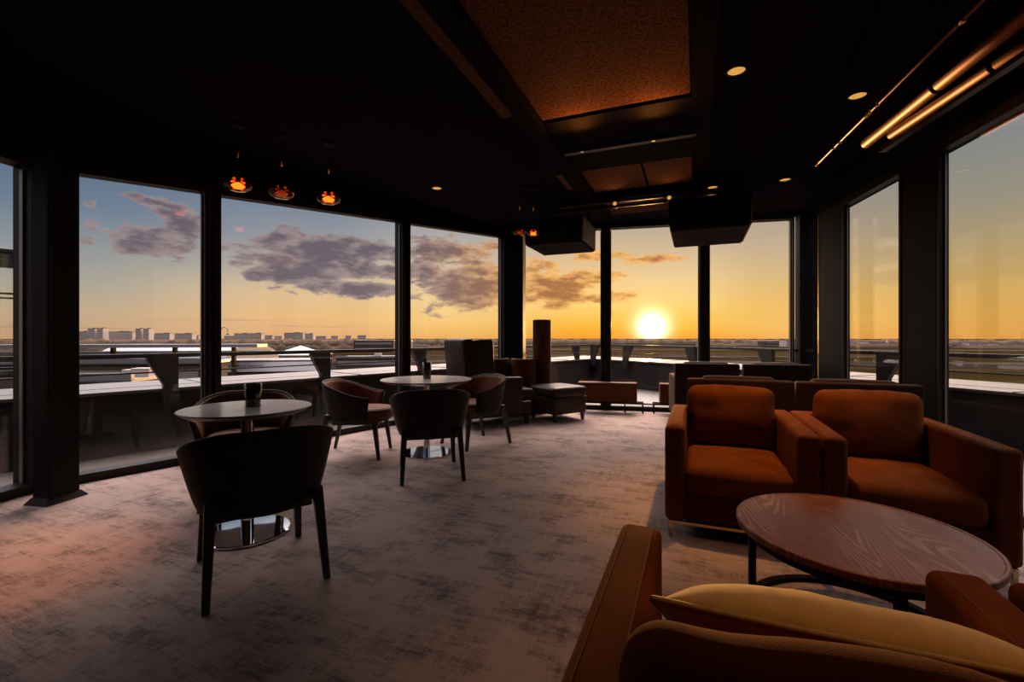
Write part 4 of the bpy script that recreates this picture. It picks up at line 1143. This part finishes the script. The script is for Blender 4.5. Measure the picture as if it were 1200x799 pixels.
# long white building with blue lettering on its fascia
b = far_at(312, 74, GZ)
t = thing('lettered_building', 'long white low building with blue lettering, beyond the parapet', 'building', tuple(b), math.radians(14))
Lb = 17.; hb = 9.35
bm = B(); box(bm, (0, 4, hb/2), (Lb, 8, hb)); obj('wall', bm, M['bldg_dark'], t)
bm = B(); box(bm, (0, -.15, hb-.85), (Lb, .3, 1.55)); obj('fascia', bm, M['sign_white'], t)
bm = B(); box(bm, (0, 4, hb+.1), (Lb+.6, 8.6, .2)); obj('roof', bm, M['roof'], t)
rr = random.Random(3)
for k in range(13):
    x = -Lb*.36+k*.46; bm = B(); z0 = hb-1.02; hh = .52
    kind = rr.choice([0,1,2,3])
    box(bm, (x-.11, -.33, z0+hh/2), (.07, .06, hh))
    if kind in (0, 1, 3): box(bm, (x+.11, -.33, z0+hh/2), (.07, .06, hh))
    if kind in (0, 2): box(bm, (x, -.33, z0+hh-.035), (.28, .06, .07))
    if kind in (1, 2): box(bm, (x, -.33, z0+hh/2), (.26, .06, .07))
    if kind in (2, 3): box(bm, (x, -.33, z0+.035), (.28, .06, .07))
    obj('letter', bm, M['sign_blue'], t)
# gooseneck street lamp
b = far_at(258.8, 62, GZ)
t = thing('street_lamp', 'gooseneck street lamp right of the first mullion', 'street lamp', tuple(b))
bm = B(); top = 14.55; r = .47
pts = [V((0,0,0)), V((0,0,top-.4))]+[V((r-r*math.cos(PI*i/10), 0, top-.4+r*1.05*math.sin(PI*i/10))) for i in range(1, 11)]+[V((2*r, 0, top-.75))]
tube(bm, pts, .045, 8); obj('post', bm, M['rail'], t, smooth=True)
bm = B(); lathe(bm, [(0,top-.70), (.05,top-.70), (.10,top-.78), (.22,top-.92), (.20,top-.95), (0,top-.95)], 20, 2*r, 0); obj('lamp_head', bm, M['rail'], t, smooth=True)
# slim floodlight masts
for i, (px, lb) in enumerate(((323,'slim floodlight mast left of the tent roof, first of two'), (331.5,'slim floodlight mast left of the tent roof, second of two'), (386,'slim floodlight mast right of the tent roof'))):
    t = thing('light_mast', lb, 'mast', tuple(far_at(px, 260, GZ)), 0, 'floodlight masts on the apron')
    bm = B(); tube(bm, [V((0,0,0)), V((0,0,11.2))], [.22,.10], 8); obj('pole', bm, M['roof'], t)
    bm = B(); box(bm, (0,0,11.2), (1.4,.3,.35)); obj('lamp_bar', bm, M['roof'], t)

# ------------------------------------------------------------------ camera and view
cam = bpy.data.cameras.new('camera'); co_ = bpy.data.objects.new('camera', cam); COL.objects.link(co_)
co_.location = (0, 0, EYE); co_.rotation_euler = (math.radians(90), 0, 0)
cam.sensor_fit = 'HORIZONTAL'; cam.sensor_width = 36; cam.lens = 36*533/1200.
cam.shift_y = -3.5/1200.
cam.clip_start = .02; cam.clip_end = 30000
S.camera = co_
S.view_settings.view_transform = 'Standard'; S.view_settings.look = 'None'; S.view_settings.gamma = 1.
S.view_settings.use_curve_mapping = False
S.view_settings.exposure = 0.0
S.cycles.max_bounces = 12; S.cycles.transparent_max_bounces = 24; S.cycles.diffuse_bounces = 6
S.cycles.caustics_reflective = False; S.cycles.caustics_refractive = False
